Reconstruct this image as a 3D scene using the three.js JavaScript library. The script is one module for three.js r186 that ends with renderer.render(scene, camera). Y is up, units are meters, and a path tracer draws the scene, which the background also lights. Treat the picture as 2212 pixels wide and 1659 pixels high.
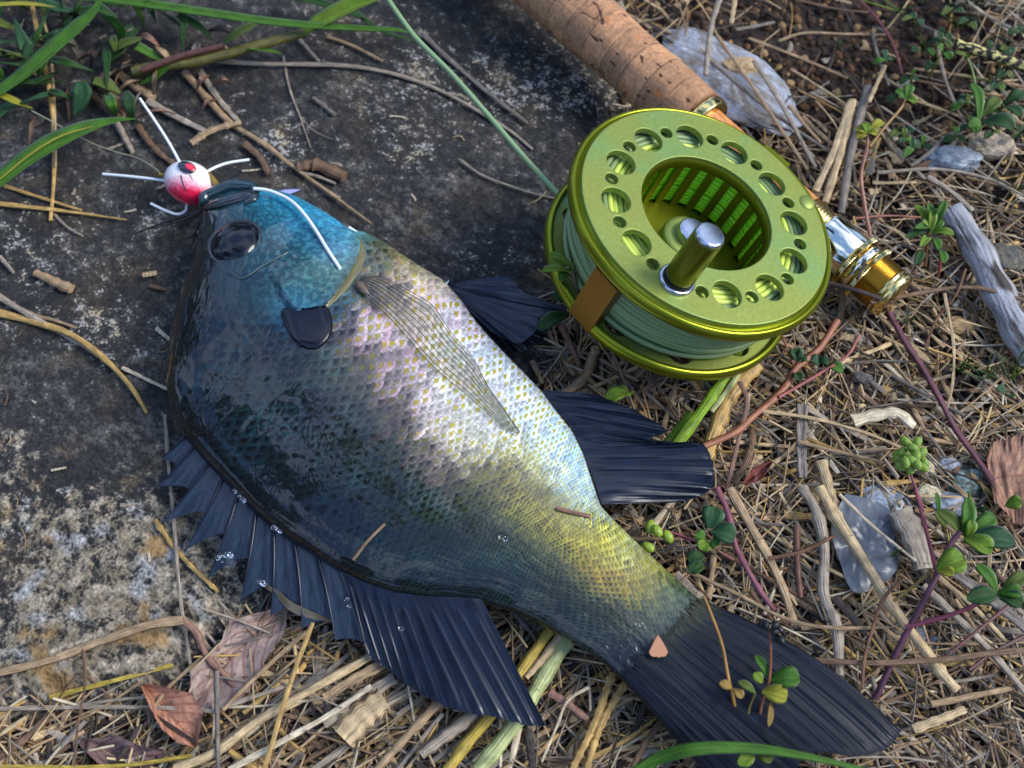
import * as THREE from 'three';
import { ImprovedNoise } from 'three/addons/math/ImprovedNoise.js';
import { mergeGeometries } from 'three/addons/utils/BufferGeometryUtils.js';

// ---------------------------------------------------------------- camera, sky, sun, exposure
const scene = new THREE.Scene();
const PITCH = 62 * Math.PI / 180, FOV = 40, DIST = 0.284;
const camera = new THREE.PerspectiveCamera(FOV, 4 / 3, 0.01, 200);
camera.position.set(0, DIST * Math.sin(PITCH), DIST * Math.cos(PITCH));
camera.lookAt(0, 0, 0);
camera.updateMatrixWorld(true);
camera.focus = 0.268;
camera.userData.fStop = 15;

const perlin = new ImprovedNoise();
const noise = (x, y, z = 0) => perlin.noise(x, y, z);
function fbm(x, y, z = 0, oct = 4) { let a = 0, w = 0.5; for (let i = 0; i < oct; i++) { a += w * perlin.noise(x, y, z + i * 7.31); x *= 2.03; y *= 2.03; z *= 2.03; w *= 0.5; } return a; }
const clamp = (x, a = 0, b = 1) => Math.min(b, Math.max(a, x));
const lerp = (a, b, t) => a + (b - a) * t;
const smooth = (a, b, x) => { const t = clamp((x - a) / (b - a)); return t * t * (3 - 2 * t); };
function rng(seed) { let a = seed >>> 0; return () => { a |= 0; a = a + 0x6D2B79F5 | 0; let t = Math.imul(a ^ a >>> 15, 1 | a); t = t + Math.imul(t ^ t >>> 7, 61 | t) ^ t; return ((t ^ t >>> 14) >>> 0) / 4294967296; }; }

// overcast sky: pale blue-grey air with soft broken cloud, the same all round
{
  const W = 512, H = 256, d = new Float32Array(W * H * 4);
  for (let j = 0; j < H; j++) for (let i = 0; i < W; i++) {
    const el = (j + 0.5) / H * Math.PI - Math.PI / 2, az = (i + 0.5) / W * 2 * Math.PI;
    const x = Math.cos(el) * Math.cos(az), y = Math.sin(el), z = Math.cos(el) * Math.sin(az);
    const k = 1.6 / (0.35 + Math.max(y, 0));
    const n = fbm(x * k * 1.6 + 3.1, y * 0.7 + 1.7, z * k * 1.6 + 9.2, 5);
    const c = smooth(-0.14, 0.22, n);
    const air = [0.13, 0.27, 0.64], cloud = [0.68, 0.84, 1.16];
    const o = (j * W + i) * 4;
    for (let m = 0; m < 3; m++) d[o + m] = lerp(air[m], cloud[m], c) * (y < 0 ? 0.35 : 1);
    d[o + 3] = 1;
  }
  const sky = new THREE.DataTexture(d, W, H, THREE.RGBAFormat, THREE.FloatType);
  sky.mapping = THREE.EquirectangularReflectionMapping; sky.magFilter = THREE.LinearFilter; sky.needsUpdate = true;
  scene.background = sky; scene.environment = sky;
}
const sun = new THREE.DirectionalLight(new THREE.Color(1, 0.975, 0.94), 2.9);
sun.position.set(1.30, 1.10, 0.0); sun.castShadow = true; sun.shadow.radius = 60;
Object.assign(sun.shadow.camera, { left: -0.4, right: 0.4, top: 0.4, bottom: -0.4, near: 0.1, far: 4 });
scene.add(sun); scene.add(sun.target);
const renderer = new THREE.WebGLRenderer({ antialias: true });
renderer.toneMapping = THREE.LinearToneMapping;
renderer.toneMappingExposure = 1.6;
renderer.shadowMap.enabled = true;

// ---------------------------------------------------------------- from a spot on the 2212 x 1659 view to a point at a height
const FV = 829.5 / Math.tan(FOV / 2 * Math.PI / 180);
const V3 = (x, y, z) => new THREE.Vector3(x, y, z);
const cF = V3(0, -Math.sin(PITCH), -Math.cos(PITCH)), cR = V3(1, 0, 0), cU = new THREE.Vector3().crossVectors(cR, cF);
const ray = (u, v) => cF.clone().addScaledVector(cR, (u - 1106) / FV).addScaledVector(cU, -(v - 829.5) / FV);
function P(u, v, y = 0) { const d = ray(u, v); return camera.position.clone().addScaledVector(d, (y - camera.position.y) / d.y); }
function toView(p) { const d = p.clone().sub(camera.position), z = d.dot(cF); return [1106 + FV * d.dot(cR) / z, 829.5 - FV * d.dot(cU) / z]; }
const pxAt = p => p.clone().sub(camera.position).dot(cF) / FV;   // metres for one view pixel at that point
// enlargements of the view that outlines were read from: origin and step
const ZOOM = { A: [0, 0], B: [707.8, 0], C: [1415.7, 0], D: [0, 530.9], E: [707.8, 530.9], F: [1415.7, 530.9], G: [0, 1061.8], H: [707.8, 1061.8], I: [1415.7, 1061.8] };
const zo = (k, pts) => pts.map(([x, y, ...r]) => k === 'K' ? [336.2 + x * 0.24, 371.6 + y * 0.24, ...r] : k === 'R' ? [1150.3 + x * 0.304, 212.4 + y * 0.304, ...r] : k === 'V' ? [x, y, ...r] : [ZOOM[k][0] + x * 0.36, ZOOM[k][1] + y * 0.36, ...r]);

// ---------------------------------------------------------------- building helpers
const used = {};
function named(n) { const k = used[n] = (used[n] ?? -1) + 1; return k ? `${n}_${String(k).padStart(3, '0')}` : n; }
function shade(o) { o.traverse(m => { if (m.isMesh) { m.castShadow = true; m.receiveShadow = true; } }); return o; }
function part(name, geo, mat, parent, label) { const m = new THREE.Mesh(geo, mat); m.name = name; if (label) m.userData.label = label; parent.add(m); return m; }
function thing(name, label, category, group) { const o = new THREE.Group(); o.name = named(name); o.userData = { label, category }; if (group) o.userData.group = group; scene.add(o); return o; }
function single(name, geo, mat, label, category, group) { const o = new THREE.Mesh(geo, mat); o.name = named(name); o.userData = { label, category }; if (group) o.userData.group = group; scene.add(o); return o; }
const srgb = (r, g, b) => new THREE.Color().setRGB(r / 255, g / 255, b / 255, THREE.SRGBColorSpace);
function mat(c, rough = 0.8, extra = {}) { return new THREE.MeshPhysicalMaterial({ color: c.isColor ? c : srgb(...c), roughness: rough, side: THREE.DoubleSide, ...extra }); }
function curve(pts) { return new THREE.CatmullRomCurve3(pts, false, 'centripetal'); }
function gridGeo(na, nb, f, uvf) {            // an open sheet of na x nb points
  const p = [], uv = [], ix = [];
  for (let i = 0; i < na; i++) for (let j = 0; j < nb; j++) { const a = i / (na - 1), b = j / (nb - 1), q = f(a, b); p.push(q.x, q.y, q.z); const t = uvf ? uvf(a, b) : [a, b]; uv.push(t[0], t[1]); }
  for (let i = 0; i < na - 1; i++) for (let j = 0; j < nb - 1; j++) { const o = i * nb + j; ix.push(o, o + 1, o + nb, o + 1, o + nb + 1, o + nb); }
  const g = new THREE.BufferGeometry(); g.setAttribute('position', new THREE.Float32BufferAttribute(p, 3)); g.setAttribute('uv', new THREE.Float32BufferAttribute(uv, 2)); g.setIndex(ix); g.computeVertexNormals(); return g;
}
function shellGeo(na, nb, f, thick, uvf) {    // a closed thin shell: the sheet, its underside and the four edges
  const top = [], uv = [], ix = [];
  for (let i = 0; i < na; i++) for (let j = 0; j < nb; j++) { const a = i / (na - 1), b = j / (nb - 1); top.push(f(a, b)); uv.push(...(uvf ? uvf(a, b) : [a, b])); }
  const n = na * nb, pos = new Float32Array(n * 6), at = (i, j) => top[clamp(i, 0, na - 1) * nb + clamp(j, 0, nb - 1)];
  const e1 = V3(), e2 = V3();
  for (let i = 0; i < na; i++) for (let j = 0; j < nb; j++) {
    const k = i * nb + j, q = top[k]; e1.subVectors(at(i + 1, j), at(i - 1, j)); e2.subVectors(at(i, j + 1), at(i, j - 1)); e1.cross(e2).normalize(); if (e1.y < 0) e1.negate();
    const edge = (i === 0 || j === 0 || i === na - 1 || j === nb - 1) ? 0.25 : 1, t = (typeof thick === 'function' ? thick(i / (na - 1), j / (nb - 1)) : thick) * edge;
    pos.set([q.x, q.y, q.z], k * 3); pos.set([q.x - e1.x * t, q.y - e1.y * t, q.z - e1.z * t], (n + k) * 3);
  }
  for (let i = 0; i < na - 1; i++) for (let j = 0; j < nb - 1; j++) { const o = i * nb + j; ix.push(o, o + 1, o + nb, o + 1, o + nb + 1, o + nb, n + o, n + o + nb, n + o + 1, n + o + 1, n + o + nb, n + o + nb + 1); }
  const side = (a, b) => ix.push(a, b, n + a, b, n + b, n + a);
  for (let i = 0; i < na - 1; i++) { side(i * nb, (i + 1) * nb); side(i * nb + nb - 1, (i + 1) * nb + nb - 1); }
  for (let j = 0; j < nb - 1; j++) { side(j, j + 1); side((na - 1) * nb + j, (na - 1) * nb + j + 1); }
  const g = new THREE.BufferGeometry(); g.setAttribute('position', new THREE.BufferAttribute(pos, 3)); g.setAttribute('uv', new THREE.Float32BufferAttribute([...uv, ...uv], 2)); g.setIndex(ix); g.computeVertexNormals(); return g;
}
// sweep a closed outline (side, up) along a path; outline(t) gives its points in metres
function sweep(pts, n, outline, up0 = V3(0, 1, 0), caps = true) {
  const c = pts.length > 2 ? curve(pts) : new THREE.LineCurve3(pts[0], pts[1]), p = [], uv = [], ix = []; let m = 0, len = 0, last = null;
  const up = up0.clone();
  for (let i = 0; i < n; i++) {
    const t = i / (n - 1), q = c.getPoint(t), d = c.getTangent(clamp(t, 0.001, 0.999)); if (last) len += q.distanceTo(last); last = q;
    const s = new THREE.Vector3().crossVectors(d, up).normalize(), u = new THREE.Vector3().crossVectors(s, d).normalize(); up.lerp(u, 0.6).normalize();
    const o = outline(t); m = o.length;
    for (let k = 0; k <= m; k++) { const [a, b] = o[k % m]; p.push(q.x + s.x * a + u.x * b, q.y + s.y * a + u.y * b, q.z + s.z * a + u.z * b); uv.push(k / m, len); }
  }
  const w = m + 1;
  for (let i = 0; i < n - 1; i++) for (let k = 0; k < m; k++) { const o = i * w + k; ix.push(o, o + w, o + 1, o + 1, o + w, o + w + 1); }
  if (caps) for (const e of [0, n - 1]) { const b = p.length / 3, c0 = [0, 0, 0]; for (let k = 0; k < m; k++) for (let x = 0; x < 3; x++) c0[x] += p[(e * w + k) * 3 + x] / m; for (let k = 0; k < m; k++) { const o = (e * w + k) * 3; p.push(p[o], p[o + 1], p[o + 2]); uv.push(0.5, 0); } p.push(...c0); uv.push(0.5, 0); for (let k = 0; k < m; k++) { const a = b + k, z = b + (k + 1) % m; e ? ix.push(a, z, b + m) : ix.push(z, a, b + m); } }
  const g = new THREE.BufferGeometry(); g.setAttribute('position', new THREE.Float32BufferAttribute(p, 3)); g.setAttribute('uv', new THREE.Float32BufferAttribute(uv, 2)); g.setIndex(ix); g.computeVertexNormals();
  const N = g.attributes.normal;   // close the seam of the shading round the tube
  for (let i = 0; i < n; i++) { const a = i * w, b = a + m, v = V3(N.getX(a) + N.getX(b), N.getY(a) + N.getY(b), N.getZ(a) + N.getZ(b)).normalize(); N.setXYZ(a, v.x, v.y, v.z); N.setXYZ(b, v.x, v.y, v.z); }
  return g;
}
const ring = (r, k = 8, squash = 1) => Array.from({ length: k }, (_, i) => [r * Math.cos(i / k * 2 * Math.PI), r * squash * Math.sin(i / k * 2 * Math.PI)]);
const tube = (pts, r, n = 24, k = 8, squash = 1) => sweep(pts, n, t => ring(typeof r === 'function' ? r(t) : r, k, squash));
function blade(pts, w, n = 28, fold = 0.25, th = 0.00012, up = V3(0, 1, 0)) {   // a grass blade: a shallow V in section, width w(t)
  return sweep(pts, n, t => { const h = w(t) / 2 + 1e-6, f = typeof fold === 'function' ? fold(t) : fold, s = [-1, -0.5, 0, 0.5, 1], y = a => Math.abs(a) * f * h - (a === 0 ? f * h * 0.12 : 0); return [...s.map(a => [a * h, y(a) + (Math.abs(a) < 1 ? th : th * 0.3)]), ...[0.5, 0, -0.5].map(a => [a * h, y(a) - th])]; }, up);
}
function tex(w, h, f, srgbMap = true, wrap = THREE.RepeatWrapping) {   // f(u, v, i, j) gives r, g, b in 0..255
  const d = new Uint8Array(w * h * 4);
  for (let j = 0; j < h; j++) for (let i = 0; i < w; i++) { const c = f((i + 0.5) / w, (j + 0.5) / h, i, j), o = (j * w + i) * 4; d[o] = clamp(c[0], 0, 255); d[o + 1] = clamp(c[1], 0, 255); d[o + 2] = clamp(c[2], 0, 255); d[o + 3] = 255; }
  const t = new THREE.DataTexture(d, w, h); t.magFilter = THREE.LinearFilter; t.minFilter = THREE.LinearMipmapLinearFilter; t.generateMipmaps = true; t.wrapS = t.wrapT = wrap; if (srgbMap) t.colorSpace = THREE.SRGBColorSpace; t.needsUpdate = true; return t;
}
// ---------------------------------------------------------------- the ground: soil, the flat rock slab that the fish lies on
const slabEdge = [[-420, -560], [1100, -560], [1330, -260], [1335, 20], [1330, 180], [1290, 330], [1240, 470], [1215, 640], [1190, 800], [1090, 960], [900, 1120], [720, 1260], [610, 1340], [470, 1400], [330, 1500], [150, 1530], [-420, 1600]].map(([u, v]) => P(u, v, 0));
function slabDist(x, z) {                       // metres inside the slab's outline (negative outside)
  let d = 1e9, inside = false; const n = slabEdge.length;
  for (let i = 0, j = n - 1; i < n; j = i++) {
    const a = slabEdge[i], b = slabEdge[j], ex = b.x - a.x, ez = b.z - a.z, t = clamp(((x - a.x) * ex + (z - a.z) * ez) / (ex * ex + ez * ez));
    d = Math.min(d, Math.hypot(x - a.x - ex * t, z - a.z - ez * t));
    if ((a.z > z) !== (b.z > z) && x < (b.x - a.x) * (z - a.z) / (b.z - a.z) + a.x) inside = !inside;
  }
  return inside ? d : -d;
}
function slabRaw(x, z) {
  const d = slabDist(x, z) + 0.006 * fbm(x * 70, z * 70, 5.5, 3);
  const top = 0.0022 * fbm(x * 14, z * 14, 2.2, 3) + 0.0013 * fbm(x * 75, z * 75, 8.1, 3) - 0.0004;
  return d > 0.012 ? top : top - 0.030 * Math.pow(clamp((0.012 - d) / 0.032), 1.5);
}
function kept(f, x0, x1, z0, z1, step) {          // heights kept on a fine grid
  const nx = Math.ceil((x1 - x0) / step) + 1, nz = Math.ceil((z1 - z0) / step) + 1, d = new Float32Array(nx * nz);
  for (let j = 0; j < nz; j++) for (let i = 0; i < nx; i++) d[j * nx + i] = f(x0 + i * step, z0 + j * step);
  return (x, z) => { const a = clamp((x - x0) / step, 0, nx - 1.001), b = clamp((z - z0) / step, 0, nz - 1.001), i = a | 0, j = b | 0, s = a - i, t = b - j, o = j * nx + i; return lerp(lerp(d[o], d[o + 1], s), lerp(d[o + nx], d[o + nx + 1], s), t); };
}
const slabY = kept(slabRaw, -0.36, 0.10, -0.38, 0.15, 0.001);
function soilRaw(x, z) { return -0.0105 + 0.005 * fbm(x * 22 + 4, z * 22, 1.3, 3) + 0.0022 * fbm(x * 120, z * 120, 3.3, 2); }
const soilY = kept(soilRaw, -0.38, 0.38, -0.44, 0.22, 0.0015);
const groundY = (x, z) => Math.max(slabY(x, z), soilY(x, z));
// a spot of the view at h metres above the ground
function G(u, v, h = 0) { let p = P(u, v, h); for (let i = 0; i < 4; i++) p = P(u, v, groundY(p.x, p.z) + h); return p; }

const blobs = list => { const w = list.map(([u, v, r, s]) => { const p = P(u, v, 0); return [p.x, p.z, r * pxAt(p), s]; }); return (x, z) => { let a = 0; for (const [cx, cz, r, s] of w) a += s * Math.exp(-((x - cx) ** 2 + (z - cz) ** 2) / (r * r)); return a; }; };
const crust = blobs([[90, 1150, 120, 0.5], [250, 1190, 130, 0.9], [390, 1180, 100, 0.75], [330, 1270, 130, 0.7], [160, 1290, 150, 0.9], [300, 1380, 150, 0.7], [60, 1440, 150, 0.9], [470, 1260, 90, 0.6], [40, 1050, 70, 0.35], [20, 960, 60, 0.3], [450, 1110, 60, 0.4], [560, 1340, 80, 0.3]]);
const lichen = blobs([[100, 470, 110, 0.5], [20, 520, 60, 0.5], [270, 590, 50, 0.55], [560, 330, 90, 0.5], [500, 212, 45, 0.8], [700, 60, 120, 0.35], [800, 250, 110, 0.5], [1000, 170, 110, 0.45], [1120, 200, 110, 0.6], [1260, 190, 90, 0.9], [1180, 60, 120, 0.4], [950, 350, 90, 0.5], [240, 700, 100, 0.55], [120, 730, 110, 0.45], [180, 900, 80, 0.4], [630, 300, 60, 0.6], [820, 570, 60, 0.6], [1060, 560, 110, 0.55], [1020, 580, 40, 0.5], [900, 120, 120, 0.4], [60, 620, 90, 0.4], [250, 830, 80, 0.35], [330, 460, 70, 0.5], [870, 340, 60, 0.5]]);
const bare = blobs([[170, 860, 60, 0.7], [220, 990, 90, 1], [300, 840, 70, 0.5], [930, 420, 90, 0.8], [980, 620, 80, 0.7], [1150, 380, 80, 0.6], [100, 800, 60, 0.5], [700, 180, 60, 0.3]]);
const SX0 = -0.33, SX1 = 0.08, SZ0 = -0.34, SZ1 = 0.13;
function coarse(f, n = 128) {                   // a slow smooth map of the slab kept on a coarse grid
  const d = new Float32Array(n * n); for (let j = 0; j < n; j++) for (let i = 0; i < n; i++) d[j * n + i] = f(lerp(SX0, SX1, i / (n - 1)), lerp(SZ0, SZ1, j / (n - 1)));
  return (u, v) => { const a = u * (n - 1), b = v * (n - 1), i = Math.min(n - 2, a | 0), j = Math.min(n - 2, b | 0), s = a - i, t = b - j, o = j * n + i; return lerp(lerp(d[o], d[o + 1], s), lerp(d[o + n], d[o + n + 1], s), t); };
}
{
  const crustM = coarse(crust), lichM = coarse((x, z) => lichen(x, z) * 1.15 - bare(x, z)), n1M = coarse((x, z) => fbm(x * 60, z * 60, 0.3, 3), 256), brM = coarse((x, z) => smooth(0.02, 0.35, fbm(x * 45 + 9, z * 45, 6.1, 2)), 200), hueM = coarse((x, z) => smooth(-0.15, 0.25, fbm(x * 160 + 3, z * 160, 3.9, 2)), 500), ocM = coarse((x, z) => smooth(0.16, 0.3, fbm(x * 95, z * 95, 21.2, 3)), 500);
  const N = 1750, hgt = new Float32Array(N * N);
  const colour = tex(N, N, (u, v, i, j) => {
    const x = lerp(SX0, SX1, u), z = lerp(SZ0, SZ1, v);
    const xr = 0.8 * x + 0.6 * z, zr = 0.8 * z - 0.6 * x, xq = 0.94 * x - 0.34 * z, zq = 0.94 * z + 0.34 * x, n1 = n1M(u, v), n2 = fbm(xr * 300, zr * 380, 4.4, 2) * 1.1, n3 = noise(xq * 1700, zq * 1700, xr * 300), n4 = noise(xr * 800, zr * 980, xq * 200);
    const K = clamp(crustM(u, v) + 0.5 * n1), L = clamp(lichM(u, v) + 0.6 * n1), grain = n3 * 0.5 + n4 * 0.35;
    let r = 39, g = 37, b = 34.5; const k = 1 + 0.7 * n1 + 1.1 * n2 + 1.5 * grain; r *= k; g *= k; b *= k;
    const brown = brM(u, v); r += 12 * brown; g += 7 * brown;
    const grey = 0.42 * smooth(0.0, 0.40, n1 * 0.8 + 0.6 * n2 + 0.5 * grain); r = lerp(r, 106, grey); g = lerp(g, 101, grey); b = lerp(b, 93, grey);
    let m = smooth(0.0, 0.20, n2 * 0.62 + grain * 0.80 - 0.37 + 0.37 * L) * 0.95;                      // small pale flecks
    const warm = hueM(u, v);
    r = lerp(r, lerp(138, 152, warm) + 60 * grain, m); g = lerp(g, lerp(136, 138, warm) + 56 * grain, m); b = lerp(b, lerp(132, 108, warm) + 50 * grain, m);
    const cm = 0.9 * smooth(-0.30, 0.30, n2 * 1.1 + grain * 0.75 - 0.50 + 0.78 * K) * smooth(0.05, 0.4, K);   // thick granular crust
    const t1 = smooth(-0.1, 0.2, noise(x * 260, z * 260, 11.2) * 0.6), t2 = smooth(0.05, 0.3, noise(x * 150 + 5, z * 150, 15.2) * 0.6);
    let cr = lerp(150, 122, t1), cg = lerp(136, 109, t1), cb = lerp(114, 86, t1); cr = lerp(cr, 150, t2 * 0.8); cg = lerp(cg, 150, t2 * 0.8); cb = lerp(cb, 148, t2 * 0.8);
    const ck = 0.84 + 0.75 * grain + 0.6 * n2; r = lerp(r, cr * ck, cm); g = lerp(g, cg * ck, cm); b = lerp(b, cb * ck, cm);
    const ochre = ocM(u, v) * (0.25 + K); r = lerp(r, 142, 0.5 * ochre); g = lerp(g, 104, 0.5 * ochre); b = lerp(b, 52, 0.5 * ochre);
    hgt[j * N + i] = 0.45 + 0.28 * n2 + 0.3 * grain * (0.5 + K) + 0.12 * m + 0.25 * cm;
    return [r, g, b];
  }, true, THREE.ClampToEdgeWrapping);
  const bump = tex(N, N, (u, v, i, j) => { const h = 255 * hgt[j * N + i]; return [h, h, h]; }, false, THREE.ClampToEdgeWrapping);
  const na = 600, nb = 680;
  const geo = gridGeo(na, nb, (a, b) => { const x = lerp(SX0, SX1, a), z = lerp(SZ0, SZ1, b); const i = Math.min(N - 1, a * N | 0), j = Math.min(N - 1, b * N | 0); return V3(x, slabY(x, z) + 0.0004 * (hgt[j * N + i] - 0.45), z); });
  const m = mat([255, 255, 255], 0.88, { map: colour, bumpMap: bump, bumpScale: 0.0007 });
  const slab = single('rock_slab', geo, m, 'flat dark stone slab flecked with pale lichen under the fish', 'rock');
}
{
  const N = 1200, X0 = -0.36, X1 = 0.36, Z0 = -0.42, Z1 = 0.2;
  const hgt = new Float32Array(N * N);
  const colour = tex(N, N, (u, v, i, j) => {
    const x = lerp(X0, X1, u), z = lerp(Z0, Z1, v), n1 = fbm(x * 40, z * 40, 1, 3), n2 = fbm(x * 260, z * 260, 4, 3), n3 = noise(x * 900, z * 900, 2);
    const k = 0.9 + 0.9 * n2 + 0.5 * n3 + 0.5 * n1, w = smooth(0.02, 0.25, fbm(x * 180, z * 180, 7, 2));
    hgt[j * N + i] = 0.5 + 0.5 * n2 + 0.15 * n3;
    return [lerp(40, 66, w) * k, lerp(29, 45, w) * k, lerp(19, 26, w) * k];
  }, true, THREE.ClampToEdgeWrapping);
  const bump = tex(N, N, (u, v, i, j) => { const h = 255 * hgt[j * N + i]; return [h, h, h]; }, false, THREE.ClampToEdgeWrapping);
  const geo = gridGeo(420, 380, (a, b) => { const x = lerp(X0, X1, a), z = lerp(Z0, Z1, b), e = Math.min(a, 1 - a, b, 1 - b); const i = Math.min(N - 1, a * N | 0), j = Math.min(N - 1, b * N | 0); return V3(x, soilY(x, z) + 0.0018 * (hgt[j * N + i] - 0.5) - 0.02 * smooth(0.05, 0, e), z); });
  const soil = new THREE.Mesh(geo, mat([255, 255, 255], 0.95, { map: colour, bumpMap: bump, bumpScale: 0.0012 })); soil.name = 'soil'; soil.userData.kind = 'structure'; scene.add(soil);
  const far = gridGeo(40, 40, (a, b) => V3(lerp(-60, 60, a), -0.028, lerp(-60, 60, b)), (a, b) => [a * 160, b * 160]);
  const field = new THREE.Mesh(far, mat([92, 84, 54], 0.95, { map: tex(256, 256, (u, v) => { const k = 0.75 + 0.7 * fbm(u * 12, v * 12, 3, 4) + 0.3 * noise(u * 60, v * 60, 2), g = smooth(0, 0.2, fbm(u * 9, v * 9, 8, 3)); return [lerp(220, 150, g) * k, lerp(200, 190, g) * k, lerp(180, 120, g) * k]; }, true, THREE.MirroredRepeatWrapping) })); field.name = 'ground'; field.userData.kind = 'structure'; scene.add(field);
}
// ---------------------------------------------------------------- the fish: one continuous body lying on its side
const FY = 0.0095;
const backPx = [[440, 440], [434, 470], [429, 500], [427, 540], [415, 585], [400, 620], [385, 660], [375, 700], [367, 750], [361, 800], [362, 850], [370, 882], [380, 912], [397, 941], [420, 970], [443, 997], [472, 1028], [504, 1062], [540, 1099], [576, 1132], [619, 1164], [666, 1192], [729, 1232], [790, 1262], [850, 1282], [920, 1292], [990, 1295], [1042, 1300], [1100, 1316], [1176, 1350], [1248, 1390], [1302, 1424], [1345, 1462]];
const bellyPx = [[440, 440], [452, 424], [475, 411], [510, 405], [552, 404], [600, 416], [650, 432], [700, 460], [740, 487], [768, 508], [795, 510], [830, 527], [870, 554], [905, 577], [960, 610], [1000, 655], [1019, 684], [1050, 722], [1097, 772], [1140, 815], [1172, 848], [1201, 887], [1237, 931], [1262, 981], [1280, 1035], [1300, 1092], [1330, 1122], [1370, 1160], [1420, 1205], [1460, 1240], [1500, 1276], [1528, 1308]];
const fishO = P(440, 440, FY), fishEnd = P(1440, 1384, FY), fishD = fishEnd.clone().sub(fishO); const FL = fishD.length(); fishD.normalize();
const fishQ = V3(fishD.z, 0, -fishD.x);                     // across the fish, from back to belly
const toTQ = ([u, v]) => { const p = P(u, v, FY).sub(fishO); return [p.dot(fishD), p.dot(fishQ)]; };
function lookup(list) { const s = [...list].sort((a, b) => a[0] - b[0]); return t => { if (t <= s[0][0]) return s[0][1]; for (let i = 1; i < s.length; i++) if (t <= s[i][0]) { const a = s[i - 1], b = s[i], k = (t - a[0]) / (b[0] - a[0] + 1e-9); return lerp(a[1], b[1], k); } return s[s.length - 1][1]; }; }
function softened(list, n = 400) { const f = lookup(list), a = Array.from({ length: n + 1 }, (_, i) => f(i / n * FL)); for (let p = 0; p < 5; p++) for (let i = 1; i < n; i++) a[i] = (a[i - 1] + 2 * a[i] + a[i + 1]) / 4; return t => { const k = clamp(t / FL) * n, i = Math.min(n - 1, k | 0); return lerp(a[i], a[i + 1], k - i); }; }
const backQ = softened(backPx.map(toTQ)), bellyQ = softened(bellyPx.map(toTQ));
const thickAt = lookup([[0, 0.0022], [0.03, 0.0050], [0.08, 0.0085], [0.16, 0.0118], [0.26, 0.0136], [0.4, 0.0140], [0.55, 0.0126], [0.7, 0.0098], [0.85, 0.0058], [0.94, 0.0040], [1, 0.0026]].map(([a, b]) => [a * FL, b]));
const midAt = lookup([[0, 0.0088], [0.2, 0.0095], [0.6, 0.0092], [0.85, 0.0078], [1, 0.0066]].map(([a, b]) => [a * FL, b]));
// s along 0..1, x across -1 (back) .. 1 (belly); the upper flank
function bodyPoint(s, x, lower = false) {
  const t = s * FL, a = backQ(t), b = bellyQ(t), q = lerp(a, b, (x + 1) / 2), r = Math.pow(Math.max(0, 1 - Math.pow(Math.abs(x), 2.25)), 0.52), h = thickAt(t);
  const y = lower ? Math.max(midAt(t) - h * 0.75 * r, 0.0012) : midAt(t) + h * r;
  return fishO.clone().addScaledVector(fishD, t).addScaledVector(fishQ, q).setY(y);
}
function bodyNormal(s, x) { const e = 0.004, a = bodyPoint(Math.min(1, s + e), x).sub(bodyPoint(Math.max(0, s - e), x)), b = bodyPoint(s, Math.min(0.999, x + e)).sub(bodyPoint(s, Math.max(-0.999, x - e))), n = a.cross(b).normalize(); return n.y < 0 ? n.negate() : n; }
const seeds = []; for (let i = 1; i < 100; i++) for (let j = 1; j < 50; j++) { const s = i / 100, x = -1 + j / 25; seeds.push([s, x, ...toView(bodyPoint(s, x))]); }
function onBody(u, v) {                                     // where on the flank a spot of the view lies
  let best = null, bd = 1e18; for (const q of seeds) { const d = (q[2] - u) ** 2 + (q[3] - v) ** 2; if (d < bd) { bd = d; best = q; } }
  let [s, x] = best;
  for (let k = 0; k < 6; k++) { const [a, b] = toView(bodyPoint(s, x)), e = 0.003, [a1, b1] = toView(bodyPoint(s + e, x)), [a2, b2] = toView(bodyPoint(s, x + e)); const m = (a1 - a) / e, n = (a2 - a) / e, o = (b1 - b) / e, p = (b2 - b) / e, D = m * p - n * o; if (Math.abs(D) < 1e-6) break; s = clamp(s + clamp(((u - a) * p - (v - b) * n) / D, -0.05, 0.05), 0.002, 0.998); x = clamp(x + clamp(((v - b) * m - (u - a) * o) / D, -0.1, 0.1), -0.99, 0.99); }
  return [s, x];
}
const lift = (u, v, h) => { const [s, x] = onBody(u, v); return bodyPoint(s, x).addScaledVector(bodyNormal(s, x), h); };

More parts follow.
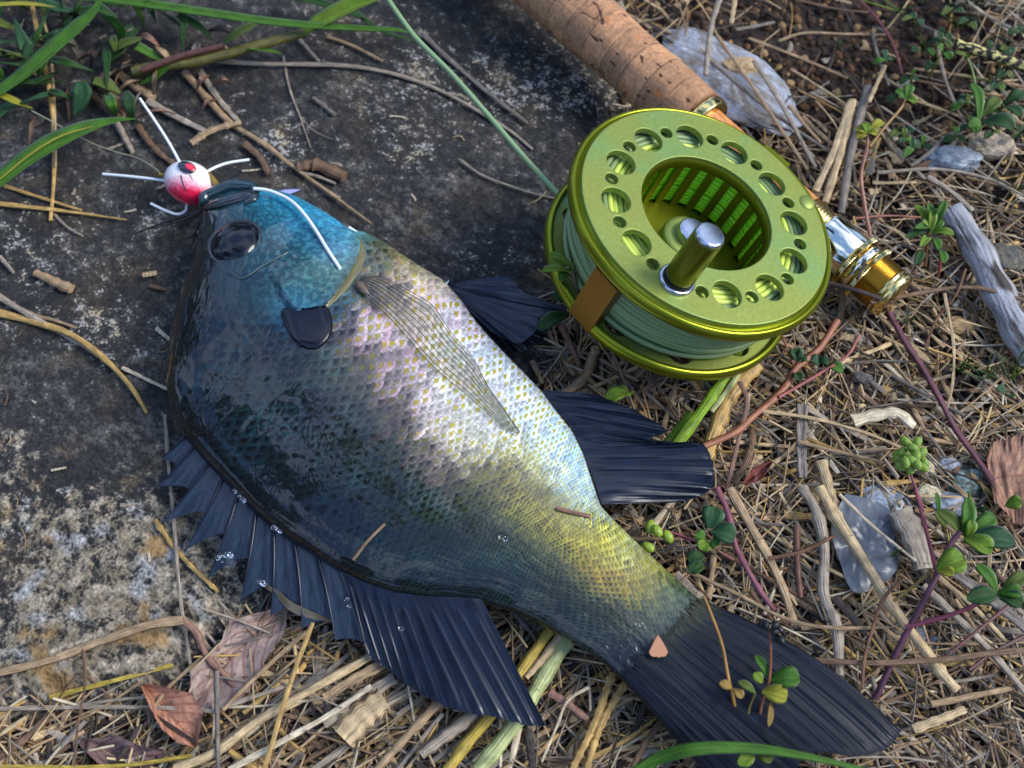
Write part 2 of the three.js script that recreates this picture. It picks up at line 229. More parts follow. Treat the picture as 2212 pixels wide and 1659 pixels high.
// skin colours by place on the fish: view spot, colour of the skin there
const skinSpots = [[470, 430, 22, 44, 44], [545, 408, 40, 150, 180], [600, 430, 40, 150, 175], [650, 450, 50, 160, 185], [700, 480, 64, 166, 192], [745, 510, 84, 170, 192], [772, 545, 100, 160, 178], [757, 590, 92, 126, 122], [740, 560, 74, 138, 168], [700, 540, 56, 110, 124], [660, 520, 46, 104, 118], [620, 480, 38, 104, 120], [580, 455, 30, 84, 92], [560, 520, 30, 62, 68], [600, 560, 36, 72, 78], [650, 580, 58, 92, 88], [690, 610, 98, 118, 74], [660, 640, 60, 112, 110], [630, 655, 46, 106, 132], [700, 640, 40, 78, 98], [600, 610, 42, 70, 70], [540, 600, 18, 34, 40], [480, 575, 24, 40, 46], [460, 480, 16, 30, 32], [505, 460, 32, 62, 66], [572, 560, 42, 74, 78], [525, 595, 30, 50, 54], [430, 600, 5, 9, 9], [400, 700, 5, 9, 9], [500, 700, 16, 28, 30], [560, 680, 24, 42, 42],
  [380, 800, 4, 7, 7], [440, 850, 22, 36, 34], [520, 850, 30, 50, 44], [600, 760, 48, 42, 42], [560, 760, 26, 40, 36], [620, 850, 30, 42, 34], [500, 950, 24, 40, 36], [450, 950, 10, 17, 17], [600, 950, 34, 50, 44], [560, 1050, 18, 26, 26], [680, 780, 64, 68, 50], [740, 720, 126, 112, 110], [800, 700, 200, 182, 180], [740, 800, 72, 76, 56], [800, 800, 164, 144, 144], [860, 830, 176, 158, 158], [780, 870, 68, 70, 52], [840, 900, 118, 98, 96], [700, 900, 74, 54, 56], [740, 950, 58, 58, 40], [920, 900, 196, 184, 176], [980, 850, 206, 204, 192], [860, 980, 86, 82, 54], [940, 1010, 168, 148, 140], [1000, 960, 192, 188, 160], [1060, 900, 204, 206, 198], [1100, 850, 208, 212, 212], [1150, 900, 202, 216, 216], [1200, 960, 188, 212, 220], [1240, 1000, 178, 208, 224], [1150, 1000, 188, 184, 134], [1100, 1050, 140, 130, 74], [1250, 1080, 168, 190, 190], [1000, 1050, 104, 96, 60], [900, 1080, 44, 48, 28], [820, 1060, 44, 50, 38], [700, 1000, 32, 38, 30], [650, 1100, 14, 20, 20], [750, 1150, 20, 28, 28], [850, 1200, 36, 46, 36], [950, 1150, 48, 50, 26], [1050, 1150, 78, 72, 34], [1150, 1120, 126, 114, 46], [1230, 1150, 176, 160, 46], [1300, 1180, 184, 172, 40], [1350, 1200, 176, 190, 148], [1300, 1250, 158, 122, 44], [1200, 1200, 84, 74, 36], [1100, 1230, 52, 56, 42], [1000, 1230, 32, 40, 36], [1250, 1300, 76, 64, 28], [1380, 1260, 176, 142, 30], [1430, 1270, 168, 168, 92], [1350, 1330, 84, 72, 36], [1250, 1340, 40, 44, 36], [1400, 1350, 62, 60, 38], [1450, 1320, 92, 92, 56], [1480, 1300, 118, 132, 82], [1350, 1420, 14, 20, 20], [1430, 1420, 28, 36, 36], [1500, 1380, 26, 32, 32], [1530, 1312, 16, 20, 18], [1495, 1340, 20, 24, 20], [1455, 1372, 18, 22, 20], [1400, 1418, 10, 14, 14], [1470, 1340, 34, 36, 26],
  [800, 530, 136, 122, 56], [850, 560, 184, 170, 120], [900, 600, 204, 192, 160], [960, 660, 216, 206, 204], [780, 590, 126, 104, 46], [820, 620, 150, 128, 124], [1000, 700, 216, 210, 212], [1040, 760, 216, 220, 222], [1500, 1290, 56, 62, 36]].map(([u, v, r, g, b]) => { const [s, x] = onBody(u, v), t = s * FL; return [t, lerp(backQ(t), bellyQ(t), (x + 1) / 2), r, g, b]; });
const SW = 300, SH = 150, skinBase = new Float32Array(SW * SH * 3);
for (let j = 0; j < SH; j++) for (let i = 0; i < SW; i++) {
  const t = (i + 0.5) / SW * FL, q = lerp(backQ(t), bellyQ(t), (j + 0.5) / SH); let w = 0, r = 0, g = 0, b = 0;
  for (const k of skinSpots) { const d = ((k[0] - t) ** 2 + (k[1] - q) ** 2) / 1e-4 + 0.02, e = Math.exp(-d * 2.8) + 1e-7 / (d * d); w += e; r += e * k[2]; g += e * k[3]; b += e * k[4]; }
  const o = (j * SW + i) * 3; skinBase[o] = r / w; skinBase[o + 1] = g / w; skinBase[o + 2] = b / w;
}
function skinAt(s, v) { const a = clamp(s * SW - 0.5, 0, SW - 1.001), b = clamp(v * SH - 0.5, 0, SH - 1.001), i = a | 0, j = b | 0, f = a - i, g = b - j, c = []; for (let k = 0; k < 3; k++) { const o = (j * SW + i) * 3 + k; c.push(lerp(lerp(skinBase[o], skinBase[o + 3], f), lerp(skinBase[o + SW * 3], skinBase[o + SW * 3 + 3], f), g)); } return c; }
const gillS = lookup([[430, 640], [480, 690], [560, 690], [620, 690], [704, 662], [745, 610], [776, 541], [770, 515]].map(([u, v]) => { const [s, x] = onBody(u, v); return [x, s]; }));   // the scales begin behind the head
const SP = 0.0030, SR = 0.0019;                            // scale pitch along a row, row spacing
const h2 = (a, b) => { const s = Math.sin(a * 127.1 + b * 311.7) * 43758.5453; return s - Math.floor(s); };
function scaleAt(s, v) {                                    // [height 0..1 on its scale, distance to the free edge 0..1, id, spot 0..1]
  const t = s * FL, a = backQ(t), b = bellyQ(t), W = b - a, q = v * W, shrink = clamp(W / 0.072, 0.45, 1.05);
  const row = (v * 0.072 / SR), pitch = SP * lerp(1, shrink, 0.6), bend = 0.010 * Math.pow(Math.abs(v - 0.45) * 2, 2), tt = (t + bend) / pitch;
  const wob = 0.5 * noise(t * 200, q * 200, 3) + 0.35 * noise(t * 520, q * 520, 8);
  let got = null;
  for (let r = Math.floor(row) - 1; r <= Math.floor(row) + 2; r++) {
    const off = r & 1 ? 0.5 : 0, c0 = Math.floor(tt - off);
    for (let c = c0 - 1; c <= c0 + 1; c++) {
      const cx = c + off + 0.5, dx = tt - cx + wob * 0.3, dy = (row - r - 0.5) + wob * 0.4, e = Math.hypot(dx * 1.28, dy * 0.80);
      if (e < 0.93 && (!got || cx < got[0])) got = [cx, r, e, dx, dy];
    }
  }
  if (!got) return [0.2, 0.5, 0, 0, 0.5, 0.5, 0, 0];
  const [cx, r, e, dx, dy] = got;
  return [clamp(0.5 + dx * 0.8), clamp(0.93 - e), h2(cx, r), Math.exp(-((dx - 0.08) ** 2 / 0.075 + dy * dy / 0.30)), h2(cx + 7, r * 3), h2(r + 5, cx * 2), dx, dy];
}
const FWX = 2048, FWY = 1024, skinH = new Float32Array(FWX * FWY);
const skinMap = tex(FWX, FWY, (s, v, i, j) => {
  const x = v * 2 - 1, [hh, edge, id, spot, j1, j2, dx, dy] = scaleAt(s, v);
  const scaly = smooth(-0.016, 0.024, s - gillS(x)) * (0.35 + 0.65 * smooth(0.99, 0.9, s));
  let [r, g, b] = skinAt(clamp(s + scaly * 0.035 * (j1 - 0.5)), clamp(v + scaly * 0.06 * (j2 - 0.5)));
  const lum = (r + g + b) / 3, dark = smooth(115, 45, lum), pale = smooth(120, 190, lum);
  const t = s * FL, q = v * 0.07, fine = noise(t * 1400, q * 1400, 1), mid = fbm(t * 330, q * 330, 6, 2), str = noise(t * 500 + 40 * dy, q * 2600, 4);
  // each scale: a dark heart, a paler fringe at the free edge, a thin dark line where the next one begins
  const line = smooth(0.14, 0.0, edge), fringe = smooth(0.40, 0.14, edge) * (1 - line);
  const soft = 0.55 + 0.9 * smooth(-0.25, 0.25, fbm(t * 90, q * 90, 17, 2)); let k = 1 + soft * scaly * (dark * (0.95 - 1.75 * spot + 0.2 * fringe) + (1 - dark) * (0.10 - 0.48 * spot * (1 - pale * 0.55) + 0.08 * fringe) - 0.10 * line + (0.36 - 0.14 * pale) * (id - 0.5));
  k *= 1 + 0.34 * mid + 0.20 * fine + 0.34 * str * scaly; r *= k; g *= k; b *= k;
  const yel = scaly * smooth(0.2, 0.7, spot) * smooth(0.3, 0.7, v) * smooth(0.22, 0.45, s) * smooth(0.30, 0.70, id + 0.6 * mid); r = lerp(r, 138, yel * 0.8); g = lerp(g, 124, yel * 0.8); b = lerp(b, 10, yel * 0.9);
  const blue = scaly * smooth(0.74, 0.95, v) * smooth(0.42, 0.58, s) * smooth(0.9, 0.7, s) * smooth(0.35, 0.75, j1) * 0.3; const pk = scaly * (1 - dark) * smooth(0.62, 0.85, j2 + 0.5 * mid) * smooth(0.75, 0.5, s) * 0.45; r += 14 * pk; g -= 14 * pk; b -= 4 * pk; r -= 34 * blue; g -= 8 * blue; b += 4 * blue;
  // worm-like flecks of the cheek
  const ch = (1 - scaly) * smooth(0.3, 0.6, v); if (ch > 0) { const wv = smooth(-0.02, 0.16, fbm(t * 620, q * 620, 12, 2)); r = lerp(r, r * 0.74 + 22 * wv, ch); g = lerp(g, g * 0.86 + 30 * wv, ch); b = lerp(b, b * 0.94 + 24 * wv, ch); }
  // pale dotted lateral line
  const ll = Math.abs(v - lerp(0.30, 0.46, smooth(0.22, 0.95, s)) + 0.09 * Math.exp(-(((s - 0.42) / 0.2) ** 2)) + 0.004 * mid); const lat = scaly * smooth(0.005, 0.002, ll) * smooth(0.45, 0.8, Math.sin(t / SP * Math.PI * 2) * 0.5 + 0.5 + 0.4 * mid) * 0.4; r = lerp(r, 104, lat); g = lerp(g, 124, lat); b = lerp(b, 120, lat);
  skinH[j * FWX + i] = scaly * (0.62 * hh + 0.16 * fringe - 0.30 * line) + (1 - scaly) * (0.4 + 0.4 * mid) + 0.12 * str * scaly + 0.10 * mid;
  r *= 1 - 0.30 * dark * scaly; b *= 1 + 0.22 * dark * scaly; const dk = (0.58 + 0.28 * pale - 0.20 * dark + 0.22 * smooth(1.25, 2.2, r / (b + 4)) * (1 - dark)) * scaly + 0.92 * (1 - scaly); return [r * dk, g * dk, b * dk];  // dark scales tinted blue, the sheen of the sky put into their colour
}, true, THREE.ClampToEdgeWrapping);
const skinBump = tex(FWX, FWY, (s, v, i, j) => { const h = 255 * clamp(skinH[j * FWX + i]); return [h, h, h]; }, false, THREE.ClampToEdgeWrapping);
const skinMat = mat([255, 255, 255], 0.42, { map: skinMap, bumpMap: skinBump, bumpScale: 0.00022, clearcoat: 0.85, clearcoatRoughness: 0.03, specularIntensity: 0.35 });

const finTone = tex(256, 256, (u, v) => { const k = 1 + 0.35 * fbm(u * 9, v * 5, 3, 3) + 0.25 * noise(u * 60, v * 8, 1) + 0.2 * noise(u * 70, v * 60, 2); return [150 * k, 170 * k, 190 * k]; });
const fish = thing('fish', 'wet dark blue sunfish with pale belly lying on its side', 'fish');
{
  const na = 620, nt = 250, nl = 26, w = nt + nl, p = [], uv = [], ix = [];
  for (let i = 0; i < na; i++) for (let j = 0; j < w; j++) {
    const s = lerp(0.0005, 1, i / (na - 1)), low = j >= nt, x = low ? Math.cos(Math.PI * (j - nt + 1) / (nl + 1)) : -Math.cos(Math.PI * j / (nt - 1)), v = (x + 1) / 2, q = bodyPoint(s, x, low);
    if (!low) {
      const c = skinH[Math.min(FWY - 1, v * FWY | 0) * FWX + Math.min(FWX - 1, s * FWX | 0)], wet = smooth(0.62, 0.34, v + 0.06 * fbm(s * 14, v * 9, 2, 2)), scaly = smooth(-0.012, 0.02, s - gillS(x)), edge = smooth(0, 0.08, Math.min(v, 1 - v));
      q.y += edge * (scaly * lerp(0.00009, 0.00002, wet) * (c - 0.4) + 0.00020 * wet * fbm(s * 42, v * 22, 9, 2) - 0.00010 * wet * smooth(0.06, 0.0, Math.abs(fbm(s * 70, v * 34, 19, 2))) * smooth(0, 0.2, fbm(s * 20, v * 12, 4, 2) + 0.1) + 0.00035 * fbm(s * 16, v * 9, 5, 2));
    }
    p.push(q.x, q.y, q.z); uv.push(s, v);
  }
  for (let i = 0; i < na - 1; i++) for (let j = 0; j < w; j++) { const a = i * w + j, b = i * w + (j + 1) % w; ix.push(a, b, a + w, b, b + w, a + w); }
  for (const e of [0, na - 1]) for (let j = 1; j < w - 1; j++) ix.push(e * w, e * w + (e ? j : j + 1), e * w + (e ? j + 1 : j));
  const g = new THREE.BufferGeometry(); g.setAttribute('position', new THREE.Float32BufferAttribute(p, 3)); g.setAttribute('uv', new THREE.Float32BufferAttribute(uv, 2)); g.setIndex(ix); g.computeVertexNormals();
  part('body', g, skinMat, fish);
}
// a patch of skin laid over the flank: rows of view spots, turned into places on the fish
function flankPatch(rows) {
  const sv = rows.map(r => r.map(([u, v]) => onBody(u, v)));
  const at = (list, k) => { const n = list.length - 1, f = clamp(k) * n, i = Math.min(n - 1, f | 0), t = f - i, g = m => list[clamp(m, 0, n)]; const [p0, p1, p2, p3] = [g(i - 1), g(i), g(i + 1), g(i + 2)]; return [0, 1].map(c => 0.5 * (2 * p1[c] + (p2[c] - p0[c]) * t + (2 * p0[c] - 5 * p1[c] + 4 * p2[c] - p3[c]) * t * t + (3 * p1[c] - p0[c] - 3 * p2[c] + p3[c]) * t ** 3)); };
  return (a, b) => at(sv.map(r => at(r, b)), a);
}
const hug = (s, x, h) => bodyPoint(clamp(s, 0.001, 0.999), clamp(x, -0.995, 0.995)).addScaledVector(bodyNormal(clamp(s, 0.01, 0.99), clamp(x, -0.98, 0.98)), h);
{ // gill cover: a plate whose hind edge stands proud, with a soft membrane under it
  const f = flankPatch([[[545, 560], [560, 520], [585, 480], [610, 446], [640, 434]], [[575, 610], [610, 560], [640, 520], [660, 480], [680, 456]], [[600, 648], [650, 620], [690, 570], [705, 520], [715, 474]], [[612, 668], [690, 664], [735, 600], [752, 545], [738, 492]], [[618, 676], [704, 660], [757, 596], [776, 541], [756, 503]]]);
  const plate = shellGeo(90, 110, (a, b) => { const [s, x] = f(a, b), e = smooth(0, 0.6, a) * smooth(0, 0.12, b) * smooth(1, 0.86, b); return hug(s, x, -0.0006 + 0.0024 * e + 0.00022 * e * fbm(s * 60, x * 18, 2, 2)); }, 0.0006, (a, b) => { const [s, x] = f(a, b); return [s, (x + 1) / 2]; });
  const cover = part('gill_cover', plate, skinMat, fish, 'teal and cyan gill cover');
  const m2 = flankPatch([[[704, 662], [745, 600], [766, 545], [748, 500]], [[707, 666], [766, 606], [791, 546], [769, 506]]]);
  part('gill_membrane', shellGeo(16, 60, (a, b) => { const [s, x] = m2(a, b); return hug(s, x, 0.0004 * (1 - a) + 0.00012 * noise(a * 3, b * 30, 2)); }, 0.0003), mat([176, 148, 84], 0.55, { map: finTone, clearcoat: 0.4, clearcoatRoughness: 0.1 }), cover);
  const f3 = flankPatch([[[607, 655], [628, 653], [652, 652], [678, 650], [704, 650]], [[608, 680], [635, 676], [660, 675], [690, 672], [714, 676]], [[617, 706], [638, 706], [664, 706], [694, 704], [719, 706]], [[632, 733], [645, 737], [668, 738], [692, 737], [712, 730]], [[650, 747], [658, 752], [670, 755], [684, 754], [697, 748]]]);
  part('ear_flap', shellGeo(40, 40, (a, b) => { const [s, x] = f3(a, b), e = Math.sqrt(clamp(1 - (2 * b - 1) ** 4)) * Math.sqrt(clamp(1.02 - a ** 4)); return hug(s, x, lerp(-0.0012, 0.0001 + 0.0013 * e, smooth(0, 0.25, a))); }, 0.0003), mat([5, 8, 20], 0.45, { clearcoat: 0.5, clearcoatRoughness: 0.06, specularIntensity: 0.4 }), cover, 'black rounded flap at the hind edge of the gill cover');
}
{ // eye: a socket rim, a wet ball, its dark iris ring
  const [s, x] = onBody(508, 522), c = bodyPoint(s, x), n = bodyNormal(s, x).add(V3(0, 0.9, 0)).normalize(), eye = new THREE.Group();
  const R = 56 * pxAt(c), q = new THREE.Quaternion().setFromUnitVectors(V3(0, 1, 0), n);
  const prof = [[0, 0.34], [0.3, 0.32], [0.55, 0.26], [0.75, 0.17], [0.9, 0.05], [1.0, -0.12]].map(([a, b]) => new THREE.Vector2(a * R * 0.94, b * R * 0.94));
  const ball = new THREE.LatheGeometry(new THREE.SplineCurve(prof).getPoints(24), 48);
  const place = (g, h, tilt = 1) => { g.scale(1.06, 1, 1.12); g.applyQuaternion(q); g.translate(c.x + n.x * h, c.y + n.y * h, c.z + n.z * h); return g; };
  const e = part('eye', place(ball, 0.0002), mat([3, 4, 10], 0.3, { clearcoat: 0.6, clearcoatRoughness: 0.01, specularIntensity: 0.4 }), fish, 'dark glossy eye');
  part('socket_rim', place(new THREE.TorusGeometry(R * 0.97, R * 0.065, 12, 60).rotateX(Math.PI / 2).scale(1, 0.5, 1), -0.0001), mat([5, 8, 10], 0.5, { clearcoat: 1, clearcoatRoughness: 0.03 }), e);
  part('iris_ring', place(new THREE.TorusGeometry(R * 0.44, R * 0.010, 6, 60).rotateX(Math.PI / 2), R * 0.245 + 0.0002), mat([60, 58, 72], 0.35), e, 'thin pale ring round the pupil');
}
{ // mouth: the thick rolled lip of the lower jaw and the jaw bone behind it
  const lip = zo('K', [[425, 300], [440, 255], [510, 195], [600, 163], [700, 150], [800, 148], [885, 158], [898, 200], [885, 238]]).map(([u, v], i) => lift(u, v, 0.0003 + 0.0005 * Math.sin(i / 8 * Math.PI)));
  part('lip', tube(lip, t => 0.0019 * Math.pow(Math.sin(Math.PI * clamp(0.10 + 0.84 * t)), 0.6), 60, 14), mat([14, 44, 50], 0.3, { clearcoat: 1, clearcoatRoughness: 0.03 }), fish, 'rolled dark teal lip');
  const jaw = zo('K', [[450, 330], [540, 300], [650, 270], [760, 240], [850, 225], [880, 250], [800, 290]]).map(([u, v]) => lift(u, v, 0.0004));
  part('jaw_bone', tube(jaw, t => 0.0021 * Math.pow(Math.sin(Math.PI * clamp(0.08 + 0.86 * t)), 0.7), 50, 12, 0.6), mat([16, 26, 28], 0.35, { clearcoat: 1, clearcoatRoughness: 0.04 }), fish);
  const crease = zo('K', [[640, 900], [780, 960], [960, 850], [1200, 720], [1390, 590]]).map(([u, v]) => lift(u, v, 0.00015));
  part('cheek_ridge', tube(crease, t => 0.00035 * Math.sin(Math.PI * clamp(0.05 + 0.9 * t)), 40, 8), mat([34, 58, 58], 0.35, { clearcoat: 1, clearcoatRoughness: 0.05 }), fish);
}
// ---- fins
const finMat = (c, extra = {}) => mat(c, 0.5, { map: finTone, clearcoat: 0.5, clearcoatRoughness: 0.18, specularIntensity: 0.4, ...extra });
const blackFin = finMat([10, 26, 46]), greyFin = finMat([62, 70, 80]), tailFin = finMat([255, 255, 255], { clearcoat: 0.35, clearcoatRoughness: 0.22, specularIntensity: 0.25, map: tex(256, 256, (u, v) => { const st = noise(u * 70, v * 4, 3), n = fbm(u * 10, v * 8, 5, 3), o = smooth(0.16, 0.02, v + 0.10 * st + 0.10 * n) * smooth(0.85, 0.3, u), k = 1 + 0.6 * st + 0.5 * n + 0.3 * noise(u * 90, v * 80, 8); return [lerp(11, 52, o) * k, lerp(15, 54, o) * k, lerp(24, 36, o) * k]; }) });
function lineAt(list) { const c = curve(list.map(([u, v]) => V3(u, v, 0))); return a => { const p = c.getPoint(clamp(a)); return [p.x, p.y]; }; }
// a fin web: base and edge lines in view spots, heights of both, count of rays
function finWeb(name, base, edge, yb, ye, rays, m, o = {}) {
  const B = lineAt(base), E = lineAt(edge), na = o.na ?? 160, nb = 40, amp = o.amp ?? 0.00035;
  const f = (a, b) => { const p = B(a), e = E(a), fray = 1 - (o.fray ?? 0.02) * (0.5 + 0.5 * noise(a * rays * 3.1, 5, o.seed ?? 1)); const k0 = o.ragged ? o.ragged * h2(Math.floor(a * rays * 4), 3) * (0.5 + 0.5 * Math.sin(Math.PI * ((a * rays * 4) % 1))) : 0, k = (k0 + (1 - k0) * b) * fray, u = lerp(p[0], e[0], k), v = lerp(p[1], e[1], k), y = lerp(typeof yb === 'function' ? yb(a) : yb, typeof ye === 'function' ? ye(a) : ye, b) - (o.tuck ?? 0) * smooth(0.09, 0, b); const q = P(u, v, y); q.y += (o.fade ? smooth(0, o.fade, b) : 1) * amp * (0.35 + 0.65 * b) * Math.pow(0.5 + 0.5 * Math.cos(a * rays * 2 * Math.PI), 2) * (b > 0.97 ? 0.4 : 1) + amp * 0.16 * Math.cos(a * rays * 6 * Math.PI + 3 * noise(a * 9, b * 2, 4)) * b + amp * 0.5 * noise(a * rays * 1.3, b * 3, 6) + (o.wave ?? 0.0006) * Math.sin(a * 9 + b * 3) * b; return q; };
  return part(name, shellGeo(na, nb, f, 0.0003), m, fish);
}
// spiny dorsal fin: ten spines with scalloped webs between
{
  const sp = [[[392, 941], [347, 990]], [[414, 963], [337, 1053]], [[443, 999], [351, 1130]], [[472, 1031], [398, 1191]], [[504, 1064], [448, 1251]], [[540, 1101], [518, 1303]], [[576, 1134], [585, 1332]], [[619, 1166], [653, 1361]], [[666, 1192], [725, 1386]], [[729, 1236], [794, 1422]]];
  const fin = new THREE.Group(); fin.name = 'spiny_dorsal_fin'; fish.add(fin);
  const yBase = 0.0094, yTip = [0.006, 0.0045, 0.004, 0.0035, 0.0035, 0.0035, 0.0035, 0.004, 0.0045, 0.005];
  const along = (i, k) => { const [b, e] = sp[i]; const bow = Math.sin(Math.PI * k) * 4; return P(lerp(b[0] + 14, e[0], k) + bow, lerp(b[1] - 10, e[1], k) + bow * 0.4, lerp(yBase, yTip[i], Math.pow(k, 0.8)) + 0.0012 * Math.sin(Math.PI * k)); };
  sp.forEach((_, i) => part('spine', tube(Array.from({ length: 7 }, (_, k) => along(i, k / 6)), t => 0.0006 * (1 - 0.85 * t), 18, 8), blackFin, fin));
  for (let i = 0; i < 9; i++) {
    const reach = [0.55, 0.5, 0.52, 0.52, 0.56, 0.7, 0.78, 0.8, 0.84][i];
    part('web', shellGeo(26, 26, (a, b) => { const k = b * (reach + (1 - reach) * Math.pow(1 - a, 1.9)) * 0.985; const q = along(i, k).lerp(along(i + 1, k), a); q.y -= 0.0005 * Math.sin(Math.PI * a) * b - 0.00012 * Math.sin(a * 14 + i) * b; return q; }, 0.00022), greyFin, fin);
  }
  // torn strip of clear web along the hem
  part('torn_web', shellGeo(30, 6, (a, b) => P(lerp(562, 712, a) + 6 * Math.sin(a * 9), lerp(1257, 1344, a) + b * 22 * Math.sin(Math.PI * clamp(a * 0.9 + 0.08)), 0.0062 - 0.001 * b), 0.0002), mat([120, 104, 74], 0.3, { transmission: 0.45, clearcoat: 1, clearcoatRoughness: 0.05 }), fin);
}
finWeb('soft_dorsal_fin', [[735, 1234], [800, 1258], [870, 1276], [950, 1286], [1040, 1294]], [[800, 1424], [835, 1446], [880, 1482], [935, 1516], [1010, 1545], [1080, 1555], [1140, 1570], [1181, 1572]], 0.0100, a => 0.0045 + 0.003 * a, 11, blackFin, { amp: 0.00034, fray: 0.03, fade: 0.25 });
finWeb('anal_fin', [[1166, 842], [1196, 880], [1236, 930], [1262, 985], [1284, 1040], [1299, 1090]], [[1300, 857], [1385, 890], [1442, 928], [1405, 946], [1452, 958], [1522, 966], [1541, 1005], [1543, 1046], [1522, 1066], [1470, 1082]], a => 0.0098, a => 0.0090 + 0.004 * Math.sin(a * 5), 11, blackFin, { amp: 0.00045, wave: 0.001, seed: 3, na: 220, fade: 0.2 });
finWeb('pelvic_fin', [[966, 614], [970, 618], [974, 624], [979, 632], [984, 642]], [[1100, 598], [1130, 626], [1258, 676], [1196, 674], [1172, 700], [1150, 726], [1122, 741], [1060, 716]], 0.0105, a => 0.0115 - 0.004 * a, 9, finMat([60, 62, 74]), { amp: 0.0006, fray: 0.03, seed: 5 });
finWeb('pelvic_fin', [[985, 640], [995, 652], [1008, 668]], [[1190, 700], [1172, 735], [1130, 762], [1085, 748]], 0.0075, 0.0035, 7, finMat([24, 26, 34]), { amp: 0.0004, seed: 8 });
{ // tail
  const tail = finWeb('tail_fin', [[1500, 1283], [1468, 1308], [1428, 1344], [1383, 1387], [1342, 1428], [1324, 1446]], [[1949, 1582], [1930, 1612], [1860, 1634], [1770, 1628], [1730, 1648], [1715, 1700], [1705, 1760], [1680, 1800], [1640, 1800]], a => 0.0068 + 0.0028 * Math.sqrt(clamp(1 - (2 * a - 1) ** 2)), a => 0.0062 + 0.0035 * Math.sin(Math.PI * a), 15, tailFin, { amp: 0.00030, wave: 0.0012, na: 300, fray: 0.015, fade: 0.5, ragged: 0.09 });
  // its hem on both sides bows outward
  const pos = tail.geometry.attributes.position; for (let i = 0; i < pos.count; i++) { const uvx = tail.geometry.attributes.uv.getX(i), b = tail.geometry.attributes.uv.getY(i); const k = Math.sin(Math.PI * clamp(b)); const w = uvx < 0.5 ? 1 - uvx * 2 : 0; const v = toView(V3(pos.getX(i), pos.getY(i), pos.getZ(i))); const d = P(v[0] + 16 * k * w, v[1] - 22 * k * w, pos.getY(i)); pos.setXYZ(i, d.x, d.y, d.z); }
  tail.geometry.computeVertexNormals();
}
{ // pectoral fin: clear web with fine dark rays, folded against the flank
  const up = zo('E', [[190, 205], [330, 200], [440, 262], [560, 330], [650, 400], [710, 510], [830, 640], [900, 750], [970, 880], [1050, 985], [1150, 1130]]), lo = zo('E', [[185, 230], [230, 320], [340, 420], [450, 540], [550, 655], [650, 765], [800, 885], [900, 975], [1000, 1060], [1080, 1112], [1155, 1150]]);
  const f = flankPatch([up, up.map((p, i) => [lerp(p[0], lo[i][0], 0.5), lerp(p[1], lo[i][1], 0.5)]), lo]);
  const put = (a, b) => { const [s, x] = f(a, b); return hug(s, x, 0.0008 + 0.0006 * Math.sin(Math.PI * a) + 0.0004 * Math.sin(b * 3)); };
  const web = part('pectoral_fin', gridGeo(30, 60, put), mat([242, 239, 226], 0.14, { transmission: 0.97 }), fish, 'clear pectoral fin with fine dark rays');
  for (let k = 0; k < 10; k++) part('fin_ray', tube(Array.from({ length: 12 }, (_, i) => put(0.02 + 0.96 * k / 9, 0.01 + i / 11 * (0.98 - 0.05 * Math.abs(k / 9 - 0.6))).add(V3(0, 0.00008, 0))), t => 0.00011 * (1 - 0.4 * t), 26, 6), mat([48, 46, 30], 0.5, { clearcoat: 0.5 }), web);
  part('fin_base', tube([lift(772, 612, 0.0005), lift(780, 625, 0.0009), lift(796, 640, 0.0007)], t => 0.0013 * Math.sin(Math.PI * clamp(0.15 + 0.7 * t)), 16, 10), mat([92, 74, 52], 0.4, { clearcoat: 1 }), web);
}
// ---------------------------------------------------------------- fly reel
const RR = 0.0364;
const metalNoise = tex(256, 256, (u, v) => { const k = 232 + 20 * fbm(u * 6, v * 6, 2, 3) + 26 * noise(u * 90, v * 90, 1); return [k, k, k]; });
const satinTone = tex(512, 512, (u, v) => { const a = smooth(-0.2, 0.3, fbm(u * 2.2, v * 2.2, 3, 2)), b = 0.5 * smooth(0.0, 0.35, fbm(u * 3 + 3, v * 3, 9, 2)), sc = 0.16 * smooth(0.03, 0.0, Math.abs(noise(u * 9 + 2 * v, v * 60, 7))) * smooth(0.1, 0.4, noise(u * 5, v * 5, 12)), k = 1 + 0.06 * noise(u * 160, v * 160, 1) + 0.06 * noise(u * 60, v * 60, 4) + sc; return [lerp(lerp(136, 120, a), 138, b) * k, lerp(lerp(146, 150, a), 138, b) * k, lerp(lerp(68, 86, a), 56, b) * k]; });  // mint and ochre patches are soft reflections painted into the olive; faint scratches too
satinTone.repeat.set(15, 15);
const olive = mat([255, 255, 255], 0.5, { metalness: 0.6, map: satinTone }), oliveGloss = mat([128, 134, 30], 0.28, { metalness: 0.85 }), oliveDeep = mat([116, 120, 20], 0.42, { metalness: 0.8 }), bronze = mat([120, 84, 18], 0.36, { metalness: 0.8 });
const silver = mat([205, 208, 216], 0.2, { metalness: 1, map: metalNoise }), blackRubber = mat([12, 12, 12], 0.6);
const reel = thing('fly_reel', 'olive green fly reel with drilled spool face leaning on the cork rod', 'fishing reel');
